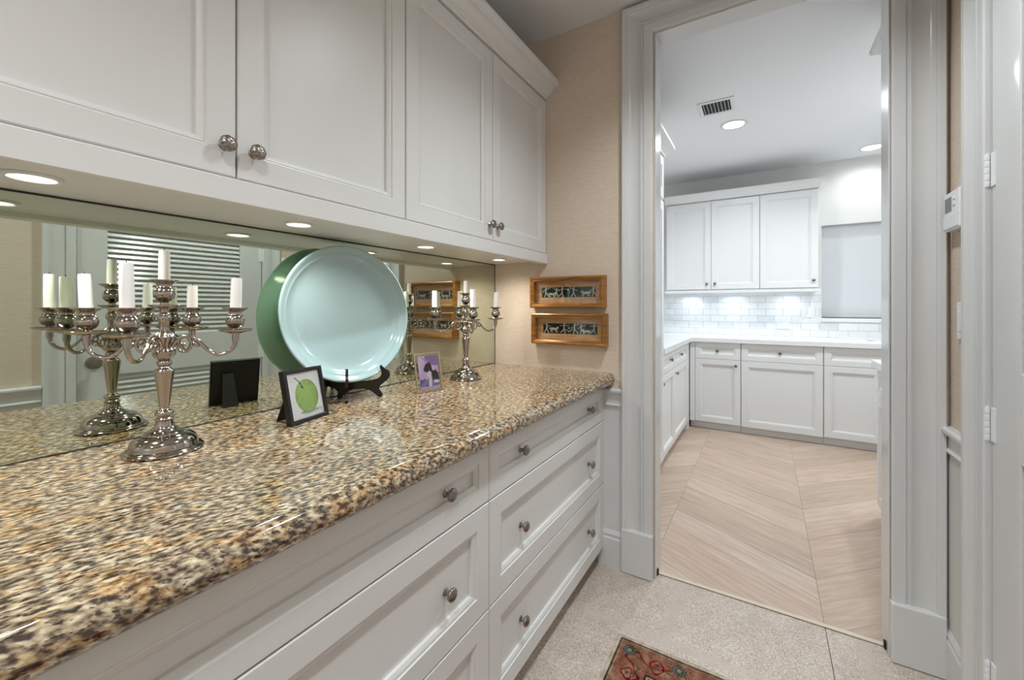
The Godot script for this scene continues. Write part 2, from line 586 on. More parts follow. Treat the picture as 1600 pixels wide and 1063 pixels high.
# ============================================================ the two rooms
func shell() -> void:
	# pantry floor: cast terrazzo slabs
	var b := Buf.new().box(Vector3(-0.2, -0.2, -0.05), Vector3(2.1, -0.012, BACK + 0.1), 0.0)
	var f := struct("floor", b, M.shadow, "pale pink-beige terrazzo floor of the pantry")
	for i in 3:
		for k in 3:
			var x0 := 0.561 + (i - 1) * 0.914
			var z0 := -0.042 + k * 0.914
			var x1 := minf(x0 + 0.914, RX + 0.02)
			var z1 := minf(z0 + 0.914, BACK)
			x0 = maxf(x0, 0.0)
			if z1 > z0: obj("slab", Buf.new().box(Vector3(x0 + 0.0008, -0.012, z0 + 0.0008), Vector3(x1 - 0.0008, 0.0, z1 - 0.0008), 0.0012), M.terrazzo, f)
	# kitchen floor: chevron planks in columns, each plank its own piece
	b = Buf.new().box(Vector3(-0.2, -0.2, KB - 0.15), Vector3(KR + 0.2, -0.008, -0.05), 0.0)
	var kf := struct("floor", b, M.underlay, "pale oak chevron plank floor of the kitchen")
	var room := PackedVector2Array([Vector2(0.3, 0.058), Vector2(KR, 0.058), Vector2(KR, 3.05), Vector2(0.3, 3.05)])
	var pitch := 0.186
	for col in 4:
		var x0 := 0.172 + col * 0.651
		var up := 1.0 if col % 2 == 1 else -1.0   # +1: the plank runs toward the pantry as x grows
		var rise := 0.651 * tan(deg_to_rad(29.0 if up > 0 else 44.0))
		for k in range(-5, 22):
			# polygon plane: (x, -z)
			var y0 := k * pitch + (rise if up > 0 else 0.0)
			var y1 := y0 - up * rise
			var g := 0.0004
			var poly := PackedVector2Array([Vector2(x0 + g, y0 + g), Vector2(x0 + 0.651 - g, y1 + g), Vector2(x0 + 0.651 - g, y1 + pitch - g), Vector2(x0 + g, y0 + pitch - g)])
			var cut := Geometry2D.intersect_polygons(poly, room)
			var off := Vector2(rng.randf(), rng.randf())
			var tone: int = rng.randi() % 4
			for piece in cut:
				if piece.size() < 3: continue
				var org := Vector2(x0, y0)
				var dir := Vector2(0.651, -up * rise).normalized()
				var uvs := func(p: Vector2) -> Vector2:
					var q := p - org
					return Vector2(q.dot(dir) / 1.3, q.cross(dir) / 0.62) + off
				var pb := Buf.new().slab(piece, -0.008, 0.001 - 0.0004 * (k % 2), Transform3D(Basis(Vector3(1, 0, 0), Vector3(0, 0, -1), Vector3(0, 1, 0)), Vector3.ZERO), 0.0006, uvs)
				obj("plank", pb, M.plank[tone], kf)
	# ceilings
	struct("ceiling", Buf.new().box(Vector3(-0.2, CEIL, -0.06), Vector3(2.1, CEIL + 0.15, BACK + 0.1), 0.0), M.ceiling, "flat white pantry ceiling")
	struct("ceiling", Buf.new().box(Vector3(-0.2, KCEIL, KB - 0.15), Vector3(KR + 0.2, KCEIL + 0.15, -0.06), 0.0), M.kceiling, "flat white kitchen ceiling")
	# walls
	struct("wall_left", Buf.new().box(Vector3(-0.16, 0, -0.06), Vector3(-0.008, CEIL, BACK + 0.1), 0.0), M.grass, "pantry wall behind the mirror and cabinets")
	struct("wall_back", Buf.new().box(Vector3(-0.16, 0, BACK), Vector3(2.0, CEIL, BACK + 0.1), 0.0), M.wall_white, "unseen plain wall behind the viewer, set back for the fill lamp")
	b = Buf.new()
	b.box(Vector3(-0.008, 0, -0.06), Vector3(DOOR_L, CEIL, 0), 0.0)
	b.box(Vector3(DOOR_R, 0, -0.06), Vector3(RX + 0.2, CEIL, 0), 0.0)
	b.box(Vector3(DOOR_L, DOOR_H, -0.06), Vector3(DOOR_R, CEIL, 0), 0.0)
	struct("wall_end", b, M.grass, "tan grasscloth wall with the cased opening to the kitchen")
	b = Buf.new()
	b.box(Vector3(-0.16, 0, -0.10), Vector3(DOOR_L, KCEIL, -0.06), 0.0)
	b.box(Vector3(DOOR_R, 0, -0.10), Vector3(KR + 0.2, KCEIL, -0.06), 0.0)
	b.box(Vector3(DOOR_L, DOOR_H, -0.10), Vector3(DOOR_R, KCEIL, -0.06), 0.0)
	struct("wall_kitchen_near", b, M.wall_white, "white kitchen side of the doorway wall")
	struct("wall_kitchen_left", Buf.new().box(Vector3(-0.16, 0, KB - 0.1), Vector3(0.0, KCEIL, -0.10), 0.0), M.wall_white, "white left kitchen wall behind the tall cabinet")
	struct("wall_kitchen_right", Buf.new().box(Vector3(KR, 0, KB - 0.1), Vector3(KR + 0.12, KCEIL, -0.10), 0.0), M.wall_white, "white right kitchen wall")
	# far wall with the window opening
	var wx0 := 1.768
	var wx1 := 2.40
	var wy0 := 1.104
	var wy1 := 2.03
	b = Buf.new()
	b.box(Vector3(-0.16, 0, KB - 0.16), Vector3(wx0, KCEIL, KB), 0.0)
	b.box(Vector3(wx1, 0, KB - 0.16), Vector3(KR + 0.12, KCEIL, KB), 0.0)
	b.box(Vector3(wx0, 0, KB - 0.16), Vector3(wx1, wy0, KB), 0.0)
	b.box(Vector3(wx0, wy1, KB - 0.16), Vector3(wx1, KCEIL, KB), 0.0)
	var far := struct("wall_far", b, M.wall_white, "white far kitchen wall with marble tile splashback and window")
	# marble subway tiles: one piece each
	var tw := 0.152
	var th := 0.0705
	for row in 7:
		var y := 0.912 + row * th
		var x := 0.0 - (0.5 if row % 2 else 0.0) * tw
		while x < KR:
			var a := maxf(x, 0.0)
			var e := minf(x + tw, KR)
			var lim := 1.405 if a < 1.75 else 1.066
			if a < 1.765 and e > 1.765 and y + th > 1.07: e = 1.765
			if e - a > 0.02 and y + 0.03 < lim:
				obj("tile", Buf.new().box(Vector3(a + 0.0008, y, KB), Vector3(e - 0.0008, minf(y + th - 0.0016, lim), KB + 0.008), 0.001), M.tiles[rng.randi() % 4], far)
			x += tw
	# window: sill, blind, head
	var w := struct("window_1", Buf.new().rings(wx1 - wx0, wy1 - wy0, V2([0.0, -0.10, 0.0, -0.07, 0.03, -0.07, 0.03, -0.10]), Vector3(wx0, wy0, KB)), M.white_metal, "kitchen window covered by a plain white roller blind")
	obj("roller_blind", Buf.new().box(Vector3(wx0 + 0.004, wy0 + 0.004, KB - 0.062), Vector3(wx1 - 0.004, wy1 - 0.004, KB - 0.058), 0.001), M.blind, w)
	obj("blind_hem", Buf.new().box(Vector3(wx0 + 0.004, wy0 + 0.004, KB - 0.066), Vector3(wx1 - 0.004, wy0 + 0.026, KB - 0.054), 0.003), M.blind, w)
	obj("pane", Buf.new().box(Vector3(wx0 + 0.03, wy0 + 0.03, KB - 0.092), Vector3(wx1 - 0.03, wy1 - 0.03, KB - 0.088), 0.0), M.glass, w)
	obj("sill", Buf.new().box(Vector3(wx0 - 0.003, wy0 - 0.037, KB - 0.06), Vector3(wx1 + 0.03, wy0, KB + 0.014), 0.003), M.quartz, w)

	# right pantry wall, with the louvred door's opening and the closet behind it
	var dz0 := 0.305
	var dz1 := 1.252
	b = Buf.new()
	b.box(Vector3(RX, 0, 0), Vector3(RX + 0.12, CEIL, dz0), 0.0)
	b.box(Vector3(RX, 0, dz1), Vector3(RX + 0.12, CEIL, BACK), 0.0)
	b.box(Vector3(RX, DOOR_H, dz0), Vector3(RX + 0.12, CEIL, dz1), 0.0)
	b.box(Vector3(RX + 0.12, 0, dz0 - 0.1), Vector3(RX + 0.2, CEIL, dz1 + 0.1), 0.0)
	struct("wall_right", b, M.grass, "right-hand grasscloth wall beside the louvred door")

	# painted wainscot under the chair rail
	struct("trim_wainscot_end", Buf.new().box(Vector3(0.60, 0.0, 0), Vector3(0.72, 0.80, 0.006), 0.0), M.trim, "painted wall panel below the chair rail left of the doorway")
	struct("trim_wainscot_right", Buf.new().box(Vector3(RX - 0.006, 0.0, 0.0), Vector3(RX, 0.80, 0.2), 0.0).box(Vector3(RX - 0.006, 0.0, 1.36), Vector3(RX, 0.80, BACK), 0.0), M.wainscot, "painted wall panel below the chair rail on the right wall")
	# chair rails and baseboards
	var rail := V2([0, 0, 0.012, 0.0, 0.016, 0.008, 0.010, 0.016, 0.010, 0.052, 0.014, 0.058, 0.022, 0.064, 0.026, 0.072, 0.026, 0.080, 0.018, 0.086, 0, 0.086])
	var base := V2([0, 0, 0.016, 0, 0.016, 0.128, 0.012, 0.136, 0.012, 0.142, 0.014, 0.148, 0.010, 0.160, 0.006, 0.168, 0, 0.168])
	var Y := Vector3.UP
	# offsets point to up x direction, so the end wall's path runs toward -x and the right wall's toward -z ... +z
	struct("trim_chair_rail_end", Buf.new().sweep([Vector3(0.60, 0.750, 0), Vector3(0.722, 0.750, 0)], neg(rail), Y), M.trim, "white chair rail left of the doorway")
	struct("trim_chair_rail_right", Buf.new().sweep([Vector3(RX, 0.742, 0), Vector3(RX, 0.742, 0.192)], neg(rail), Y).sweep([Vector3(RX, 0.742, 1.373), Vector3(RX, 0.742, BACK)], neg(rail), Y), M.trim, "white chair rail on the right wall")
	struct("baseboard_end", Buf.new().sweep([Vector3(0.60, 0, 0), Vector3(0.722, 0, 0)], neg(base), Y), M.trim, "white baseboard left of the doorway")
	struct("baseboard_right", Buf.new().sweep([Vector3(RX, 0, 0.0), Vector3(RX, 0, 0.192)], neg(base), Y).sweep([Vector3(RX, 0, 1.373), Vector3(RX, 0, BACK)], neg(base), Y), M.trim, "white baseboard on the right wall")

	# the cased opening: casing swept round both legs and the head, plinth blocks, jamb lining
	var cas := V2([0, 0, 0, 0.014, 0.006, 0.018, 0.036, 0.018, 0.041, 0.012, 0.047, 0.012, 0.050, 0.019, 0.058, 0.0145, 0.068, 0.0118, 0.080, 0.0108, 0.092, 0.0125, 0.102, 0.0165, 0.109, 0.0225, 0.113, 0.0225, 0.117, 0.028, 0.131, 0.030, 0.134, 0.027, 0.134, 0])
	var cl := DOOR_L - 0.008
	var cr := DOOR_R + 0.002
	var ct := DOOR_H + 0.002
	# walk so that up x direction (up = +z) points away from the opening
	var casing := struct("trim_doorway_casing", Buf.new().sweep([Vector3(cr, 0.2, 0), Vector3(cr, ct, 0), Vector3(cl, ct, 0), Vector3(cl, 0.2, 0)], neg(cas), Vector3.BACK), M.trim, "glossy white moulded casing round the kitchen doorway")
	obj("plinth_block", Buf.new().box(Vector3(cl - 0.136, 0.001, 0.0), Vector3(cl + 0.003, 0.2, 0.034), 0.004), M.trim, casing)
	obj("plinth_block", Buf.new().box(Vector3(cr - 0.003, 0.001, 0.0), Vector3(cr + 0.134, 0.204, 0.034), 0.004), M.trim, casing)
	b = Buf.new()
	b.box(Vector3(DOOR_L - 0.004, 0.001, -0.104), Vector3(DOOR_L + 0.004, DOOR_H, 0.0), 0.001)
	b.box(Vector3(DOOR_R - 0.004, 0.001, -0.104), Vector3(DOOR_R + 0.004, DOOR_H, 0.0), 0.001)
	b.box(Vector3(DOOR_L + 0.004, DOOR_H - 0.006, -0.104), Vector3(DOOR_R - 0.004, DOOR_H + 0.002, 0.0), 0.001)
	struct("trim_doorway_jamb", b, M.trim, "painted lining inside the kitchen doorway")
	for s in [[DOOR_L + 0.004, 0.006, "left"], [DOOR_R - 0.010, 0.006, "right"]]:
		b = Buf.new().box(Vector3(s[0], 0.0015, -0.040), Vector3(s[0] + s[1], 0.030, -0.024), 0.003)  # small dark blocks for the dark marks at the jamb feet
		tag(obj("dark_block", b, M.dark), "small dark block at the foot of the " + s[2] + " door jamb", "door stop")
	tag(obj("threshold_strip", Buf.new().box(Vector3(DOOR_L + 0.005, 0.0005, -0.060), Vector3(DOOR_R - 0.005, 0.005, -0.040), 0.002), M.strip), "thin pale metal strip across the doorway where terrazzo meets wood", "threshold")


func neg(p: Array) -> Array:
	var r := []
	for q in p: r.append(Vector2(-q.x, q.y))
	return r


# ============================================================ cabinet fronts
# a framed front standing in the plane of its parent; the frame is the door or drawer, panel and knobs are its parts
func front(kind: String, parent: Node3D, at: Vector3, w: float, h: float, mat: Material, knobs: Array, knob_mesh: Mesh, knob_mat: Material, rail := 0.056, mould := 0.015, t := 0.02) -> MeshInstance3D:
	var r := minf(rail, h * 0.28)
	var b := Buf.new().rings(w, h, V2([0, 0, 0, t - 0.0025, 0.0025, t, r, t, r + 0.0015, t - 0.0035, r + mould * 0.22, t - 0.0042, r + mould * 0.34, t - 0.003, r + mould * 0.55, t - 0.0042, r + mould * 0.93, t - 0.0075, r + mould * 0.955, t - 0.0155, r + mould, t - 0.0155]))
	b.box(Vector3(0.001, 0.001, 0.0), Vector3(w - 0.001, h - 0.001, 0.002), 0.0)
	var d := obj(kind, b, mat, parent, at)
	obj("panel", Buf.new().box(Vector3(r + mould - 0.004, r + mould - 0.004, 0.002), Vector3(w - r - mould + 0.004, h - r - mould + 0.004, t - 0.0145), 0.0), mat, d)
	for k in knobs:
		var zz := t
		if k[0] > r and k[0] < w - r and k[1] > r and k[1] < h - r: zz = t - 0.0145
		inst("knob", knob_mesh, knob_mat, d, Vector3(k[0], k[1], zz))
	return d


func knob(r: float, l: float, swirl := false) -> Mesh:
	var tf := Transform3D(Basis(Vector3(1, 0, 0), Vector3(0, 0, 1), Vector3(0, -1, 0)), Vector3.ZERO)   # y axis to +z
	var b := Buf.new()
	b.lathe(V2([0, 0, r * 0.62, 0, r * 0.64, l * 0.05, r * 0.5, l * 0.12, r * 0.34, l * 0.2, r * 0.3, l * 0.45, r * 0.42, l * 0.52]), 28, tf)
	if swirl:
		b.lathe(spline(V2([r * 0.42, l * 0.5, r * 0.86, l * 0.56, r, l * 0.68, r * 0.93, l * 0.82, r * 0.7, l * 0.93, r * 0.38, l * 0.99, 0.0, l]), 5), 72, tf, 0.6, 0.03, 8, 0.05)
	else:
		b.lathe(V2([r * 0.42, l * 0.52, r * 0.9, l * 0.58, r * 0.99, l * 0.64, r, l * 0.72, r * 0.95, l * 0.8, r * 0.8, l * 0.86, r * 0.76, l * 0.87, r * 0.55, l * 0.95, r * 0.3, l * 0.99, 0, l]), 28, tf)
	return b.done()


func unit(called: String, label: String, at: Vector3, turn: float, w: float, h: float, depth: float, mat: Material, group: String, toe := 0.0, toe_in := 0.06) -> Node3D:
	# local x along the face, y up, z out of the face; the body stands 20 mm behind the fronts
	var t := thing(called, label, "cabinet", at, turn, group)
	obj("body", Buf.new().box(Vector3(0.0005, toe, -depth), Vector3(w - 0.0005, h, -0.0205), 0.001), mat, t)
	if toe > 0.0:
		obj("toe_kick", Buf.new().box(Vector3(0.0005, 0.001, -depth), Vector3(w - 0.0005, toe, -toe_in), 0.0), mat, t)
	return t


func pantry_cabinets() -> void:
	var up := knob(0.0165, 0.03, true)
	var low := knob(0.0165, 0.031)
	# wall cabinets: two pairs of doors
	for k in 2:
		var z := 0.98 * (k + 1)
		var t := unit("wall_cabinet", ["white pantry wall cabinet against the grasscloth wall, with closely paired knobs", "white pantry wall cabinet nearest the viewer, above the tall candelabrum"][k], Vector3(FX, 1.4525, z), PI / 2, 0.98, 0.83, FX - 0.0005, M.cabinet, "wall cabinets over the granite worktop")
		var hh := 2.277 - 1.494
		front("door", t, Vector3(0.002, 0.0415, -0.02), 0.486, hh, M.cabinet, [[0.462, 0.062]], up, M.nickel, 0.054, 0.017)
		front("door", t, Vector3(0.492, 0.0415, -0.02), 0.486, hh, M.cabinet, [[0.031, 0.062]], up, M.nickel, 0.054, 0.017)
	# light rail along the bottom
	tag(obj("light_rail", Buf.new().box(Vector3(FX - 0.022, 1.437, 0.001), Vector3(FX + 0.011, 1.4895, 1.96), 0.003), M.cabinet), "long plain white light rail under the pantry wall cabinets", "light rail")
	var crown := V2([0, 0, 0.006, 0, 0.009, 0.006, 0.009, 0.012, 0.013, 0.016, 0.018, 0.019, 0.024, 0.022, 0.030, 0.028, 0.035, 0.037, 0.042, 0.045, 0.051, 0.048, 0.056, 0.048, 0.058, 0.053, 0.066, 0.056, 0.072, 0.062, 0.074, 0.070, 0.074, 0.078, -0.02, 0.078, -0.02, 0])
	tag(obj("crown_moulding", Buf.new().sweep([Vector3(FX, 2.2825, 0.001), Vector3(FX, 2.2825, 1.96)], crown, Vector3.UP), M.cabinet), "stepped white crown moulding along the top of the pantry wall cabinets", "moulding")
	# base cabinets: two banks of three wide drawers
	for k in 2:
		var w: float = [0.968, 1.25][k]
		var z := 0.968 + 1.25 * k
		var t := unit("drawer_cabinet", ["white pantry base cabinet of three wide drawers next to the doorway wall", "white pantry base cabinet of wide drawers nearest the viewer"][k], Vector3(BX, 0, z), PI / 2, w, 0.848, BX - 0.0005, M.cabinet, "drawer cabinets under the granite worktop", 0.075, 0.075)
		for r in [[0.680, 0.164], [0.3815, 0.2955], [0.078, 0.3005]]:
			front("drawer", t, Vector3(0.0015, r[0], -0.02), w - 0.003, r[1], M.cabinet, [[0.196, r[1] * 0.5 + (0.0 if r[1] < 0.2 else -0.01)], [w - 0.171, r[1] * 0.5 + (0.0 if r[1] < 0.2 else -0.01)]], low, M.nickel, 0.056, 0.018)
	# granite worktop with a rounded front edge, its grain set a little askew
	var prof := PackedVector2Array([Vector2(0.0, 0.85), Vector2(0.652, 0.85)])
	for i in 9:
		var a := -PI / 2 + PI * i / 8.0
		prof.append(Vector2(0.652 + 0.023 * cos(a), 0.878 + 0.028 * sin(a)))
	prof.append(Vector2(0.0, TOP))
	var b := Buf.new()
	var run := 0.0
	var z0 := 0.0005
	var z1 := 2.225
	var dir := Vector2(0.31, -0.95).normalized()
	for i in prof.size():
		var p := prof[i]
		var q := prof[(i + 1) % prof.size()]
		var d := q - p
		var n := Vector3(d.y, -d.x, 0).normalized()
		var na := n
		var nb := n
		if i >= 1 and i <= 9:
			na = Vector3(cos(-PI / 2 + PI * (i - 1.5) / 8.0), sin(-PI / 2 + PI * (i - 1.5) / 8.0), 0) if i > 1 else Vector3(0, -1, 0)
			var c := Vector2(0.652, 0.878)
			na = Vector3((p - c).x / 0.023, (p - c).y / 0.028, 0).normalized() if i >= 2 else Vector3(0, -1, 0)
			nb = Vector3((q - c).x / 0.023, (q - c).y / 0.028, 0).normalized() if i < 10 else Vector3.UP
		var uv := func(pp: Vector2, s: float, z: float) -> Vector2:
			var w := Vector2(s, z)
			return Vector2(w.dot(dir) / 1.25, w.cross(dir) / 0.62)
		var s0 := p.x if i != 0 else p.x
		# arc length keeps the pattern from stretching down the edge
		var sp: float = 0.652 + (10 - i) * 0.0100 if i >= 1 and i <= 10 else p.x
		var i2 := (i + 1) % prof.size()
		var sq: float = 0.652 + (10 - i2) * 0.0100 if i2 >= 1 and i2 <= 10 else q.x
		if i == prof.size() - 1: sq = 0.0; sp = 0.0
		var P := [Vector3(p.x, p.y, z0), Vector3(q.x, q.y, z0), Vector3(q.x, q.y, z1), Vector3(p.x, p.y, z1)]
		var N := [na, nb, nb, na]
		var U := [uv.call(p, sp, z0), uv.call(q, sq, z0), uv.call(q, sq, z1), uv.call(p, sp, z1)]
		if (P[1] - P[0]).cross(P[2] - P[0]).dot(n) < 0:
			b.smooth_quad([P[0], P[3], P[2], P[1]], [N[0], N[3], N[2], N[1]], [U[0], U[3], U[2], U[1]])
		else:
			b.smooth_quad(P, N, U)
	var tr := Geometry2D.triangulate_polygon(prof)
	for zz in [z0, z1]:
		for k in range(0, tr.size(), 3):
			b.tri_to(Vector3(prof[tr[k]].x, prof[tr[k]].y, zz), Vector3(prof[tr[k + 1]].x, prof[tr[k + 1]].y, zz), Vector3(prof[tr[k + 2]].x, prof[tr[k + 2]].y, zz), Vector3(0, 0, -1 if zz == z0 else 1))
	tag(obj("worktop", b, M.granite), "long polished brown and cream granite worktop with a rounded edge", "countertop")
	# mirror splashback with dark strips for the dark lines round it
	var mir := tag(obj("mirror", Buf.new().box(Vector3(-0.0075, TOP + 0.001, 0.004), Vector3(0.0, 1.4535, 2.215), 0.0008), M.mirror), "frameless mirror splashback between granite worktop and wall cabinets", "mirror")
	obj("dark_gap_strip", Buf.new().box(Vector3(0.0, 1.4485, 0.001), Vector3(0.003, 1.4522, 2.215), 0.0005), M.shadow, mir)  # dark strip in place of the dark gap under the cabinets
	obj("dark_edge_strip", Buf.new().box(Vector3(0.0, TOP + 0.0002, 0.001), Vector3(0.0012, TOP + 0.0028, 2.215), 0.0), M.shadow, mir)  # thin dark line along the foot of the mirror
	obj("dark_edge_strip", Buf.new().box(Vector3(-0.0005, TOP + 0.0028, 0.0006), Vector3(0.0012, 1.4485, 0.0042), 0.0), M.shadow, mir)  # thin dark line down the far side of the mirror


# ============================================================ kitchen
func kitchen() -> void:
	var kn := knob(0.014, 0.027)
	var kb: Material = M.bronze
	# tall cabinet on the left, edge-on beyond the doorway
	var t := unit("tall_cabinet", "tall white built-in cabinet seen edge-on just left inside the doorway", Vector3(0.65, 0, -0.25), PI / 2, 1.0, 2.31, 0.648, M.kcab, "", 0.09, 0.05)
	front("door", t, Vector3(0.0015, 0.10, -0.02), 0.997, 1.885, M.kcab, [], kn, kb, 0.07)
	front("door", t, Vector3(0.0015, 2.003, -0.02), 0.997, 0.30, M.kcab, [], kn, kb, 0.07)
	var crown := V2([0, 0, 0.008, 0, 0.010, 0.014, 0.020, 0.022, 0.030, 0.036, 0.046, 0.050, 0.058, 0.054, 0.066, 0.062, 0.068, 0.078, -0.02, 0.078, -0.02, 0])
	obj("crown", Buf.new().sweep([Vector3(1.0, 2.311, -0.6), Vector3(1.0, 2.311, 0.0), Vector3(0.0, 2.311, 0.0)], crown, Vector3.UP), M.kcab, t)
	# left base run
	var names := [["white base cabinet on the left kitchen run, nearer the doorway", -1.252, 0.520], ["white base cabinet with paired drawers in the kitchen's left corner", -1.775, 0.70]]
	for k in 2:
		var w: float = names[k][2]
		t = unit("base_cabinet", names[k][0], Vector3(0.632, 0, names[k][1]), PI / 2, w - 0.003, 0.868, 0.630, M.kcab, "kitchen base cabinets", 0.075)
		var half := (w - 0.003) * 0.5
		if k == 0:
			front("drawer", t, Vector3(0.0015, 0.705, -0.02), w - 0.006, 0.16, M.kcab, [[w - 0.12, 0.08]], kn, kb, 0.05)
			front("door", t, Vector3(0.0015, 0.078, -0.02), w - 0.006, 0.622, M.kcab, [[0.06, 0.56]], kn, kb, 0.05)
		else:
			front("drawer", t, Vector3(0.0015, 0.705, -0.02), w - 0.006, 0.16, M.kcab, [[half, 0.08]], kn, kb, 0.05)
			front("door", t, Vector3(0.0015, 0.078, -0.02), w - 0.006, 0.622, M.kcab, [[0.05, 0.575]], kn, kb, 0.05)
	obj("filler", Buf.new().box(Vector3(0.6975, 0.002, -0.06), Vector3(0.82, 0.866, -0.004), 0.0), M.kcab, t)
	# far base run
	t = unit("base_cabinet", "narrow white kitchen cabinet with one drawer and door, left end of the far run", Vector3(0.633, 0, KF), 0, 0.452, 0.868, 0.648, M.kcab, "kitchen base cabinets", 0.075)
	obj("filler", Buf.new().box(Vector3(0.001, 0.075, -0.0205), Vector3(0.048, 0.866, -0.001), 0.001), M.kcab, t)
	front("drawer", t, Vector3(0.0505, 0.703, -0.02), 0.4, 0.163, M.kcab, [[0.2, 0.08]], kn, kb, 0.05)
	front("door", t, Vector3(0.0505, 0.078, -0.02), 0.4, 0.622, M.kcab, [[0.36, 0.57]], kn, kb, 0.05)
	t = unit("dishwasher", "wide white panelled appliance front with one centred knob, middle of the far run", Vector3(1.086, 0, KF), 0, 0.635, 0.868, 0.648, M.kcab, "", 0.075)
	t.set_meta("category", "dishwasher")
	front("drawer", t, Vector3(0.003, 0.703, -0.02), 0.629, 0.163, M.kcab, [[0.31, 0.085]], kn, kb, 0.05)
	front("door", t, Vector3(0.003, 0.074, -0.02), 0.629, 0.626, M.kcab, [], kn, kb, 0.055)
	t = unit("base_cabinet", "white sink cabinet with blank drawer front, right end of the far kitchen run", Vector3(1.722, 0, KF), 0, 0.72, 0.868, 0.648, M.kcab, "kitchen base cabinets", 0.075)
	front("drawer", t, Vector3(0.0015, 0.703, -0.02), 0.717, 0.163, M.kcab, [], kn, kb, 0.05)
	front("door", t, Vector3(0.0015, 0.078, -0.02), 0.40, 0.622, M.kcab, [], kn, kb, 0.05)
	front("door", t, Vector3(0.4035, 0.078, -0.02), 0.315, 0.622, M.kcab, [], kn, kb, 0.05)
	# L-shaped quartz counter
	var poly := PackedVector2Array([Vector2(0.001, -KB - 0.001), Vector2(0.001, 1.252), Vector2(0.656, 1.252), Vector2(0.656, -KF - 0.026), Vector2(KR - 0.001, -KF - 0.026), Vector2(KR - 0.001, -KB - 0.001)])
	var flat := Transform3D(Basis(Vector3(1, 0, 0), Vector3(0, 0, -1), Vector3(0, 1, 0)), Vector3.ZERO)
	tag(obj("kitchen_counter", Buf.new().slab(poly, 0.8695, 0.911, flat, 0.002), M.quartz), "L-shaped bright white stone counter along the kitchen's left and far walls", "countertop")
	# sink rim and bowl let into the counter
	t = thing("sink", "white drop-in kitchen sink with a low rounded rim under the window", "sink", Vector3(1.80, 0.9112, -3.13))
	var so := PackedVector2Array()
	var si := PackedVector2Array()
	for i in 32:
		var a := TAU * i / 32.0
		var c := Vector2(signf(cos(a)) * pow(absf(cos(a)), 0.35), signf(sin(a)) * pow(absf(sin(a)), 0.35))
		so.append(Vector2(0.29 + 0.29 * c.x, 0.225 + 0.225 * c.y))
		si.append(Vector2(0.29 + 0.255 * c.x, 0.225 + 0.19 * c.y))
	var b := Buf.new()
	for i in 32:
		var j := (i + 1) % 32
		var o0 := Vector3(so[i].x, 0, so[i].y)
		var o1 := Vector3(so[j].x, 0, so[j].y)
		var m0 := Vector3(lerpf(so[i].x, si[i].x, 0.4), 0.014, lerpf(so[i].y, si[i].y, 0.4))
		var m1 := Vector3(lerpf(so[j].x, si[j].x, 0.4), 0.014, lerpf(so[j].y, si[j].y, 0.4))
		var i0 := Vector3(si[i].x, 0.010, si[i].y)
		var i1 := Vector3(si[j].x, 0.010, si[j].y)
		b.quad_to(o0, o1, m1, m0, Vector3(o0.x - 0.29, 0.02, o0.z - 0.225))
		b.quad_to(m0, m1, i1, i0, Vector3.UP)
		b.quad_to(i0, i1, i1 * Vector3(1, 0, 1) + Vector3(0, 0.001, 0), i0 * Vector3(1, 0, 1) + Vector3(0, 0.001, 0), Vector3(0.29 - i0.x, 0, 0.225 - i0.z))
		b.tri_to(i0 * Vector3(1, 0, 1) + Vector3(0, 0.001, 0), i1 * Vector3(1, 0, 1) + Vector3(0, 0.001, 0), Vector3(0.29, 0.001, 0.225), Vector3.UP)
	obj("basin", b, M.sink, t)
	b = Buf.new().lathe(V2([0, 0.006, 0.025, 0.005, 0.03, 0.002, 0.03, 0.001]), 24, Transform3D(Basis.IDENTITY, Vector3(0.29, 0, 0.225)))
	obj("drain", b, M.nickel, t)
	# wall cabinets on the far wall
	for k in 2:
		var x: float = [0.335, 1.2385][k]
		var w: float = [0.9025, 0.4755][k]
		t = unit("kitchen_wall_cabinet", ["white double-door kitchen wall cabinet in the far left corner", "white single-door kitchen wall cabinet beside the window"][k], Vector3(x, 1.392, -2.92), 0, w, 0.948, 0.328, M.kcab, "kitchen wall cabinets")
		if k == 0:
			front("door", t, Vector3(0.0135, 0.008, -0.02), 0.446, 0.93, M.kcab, [[0.408, 0.06]], kn, kb, 0.055)
			front("door", t, Vector3(0.4625, 0.008, -0.02), 0.438, 0.93, M.kcab, [[0.036, 0.06]], kn, kb, 0.055)
		else:
			front("door", t, Vector3(0.0015, 0.008, -0.02), 0.4725, 0.93, M.kcab, [[0.436, 0.07]], kn, kb, 0.055)
	tag(obj("kitchen_light_rail", Buf.new().box(Vector3(0.335, 1.362, -2.94), Vector3(1.714, 1.3915, -2.918), 0.002).box(Vector3(1.692, 1.362, -3.24), Vector3(1.714, 1.3915, -2.94), 0.002), M.kcab), "thin white light rail under the kitchen wall cabinets", "light rail")
	tag(obj("kitchen_cornice", Buf.new().sweep([Vector3(1.714, 2.3405, KB + 0.001), Vector3(1.714, 2.3405, -2.92), Vector3(0.335, 2.3405, -2.92)], crown, Vector3.UP), M.kcab), "white crown moulding on top of the kitchen wall cabinets", "moulding")
	# right-hand run: tall cabinet whose crown shows past the jamb, then a counter end
	t = unit("tall_cabinet", "tall white cabinet at the right inside the doorway, only its crown showing", Vector3(1.79, 0, -0.69), -PI / 2, 0.54, 2.40, 0.655, M.kcab, "", 0.09, 0.05)
	front("door", t, Vector3(0.0015, 0.10, -0.02), 0.537, 2.29, M.kcab, [[0.06, 1.0]], kn, kb, 0.07)
	obj("crown", Buf.new().sweep([Vector3(0.54, 2.401, 0.0), Vector3(0.0, 2.401, 0.0), Vector3(0.0, 2.401, -0.6)], crown, Vector3.UP), M.kcab, t)
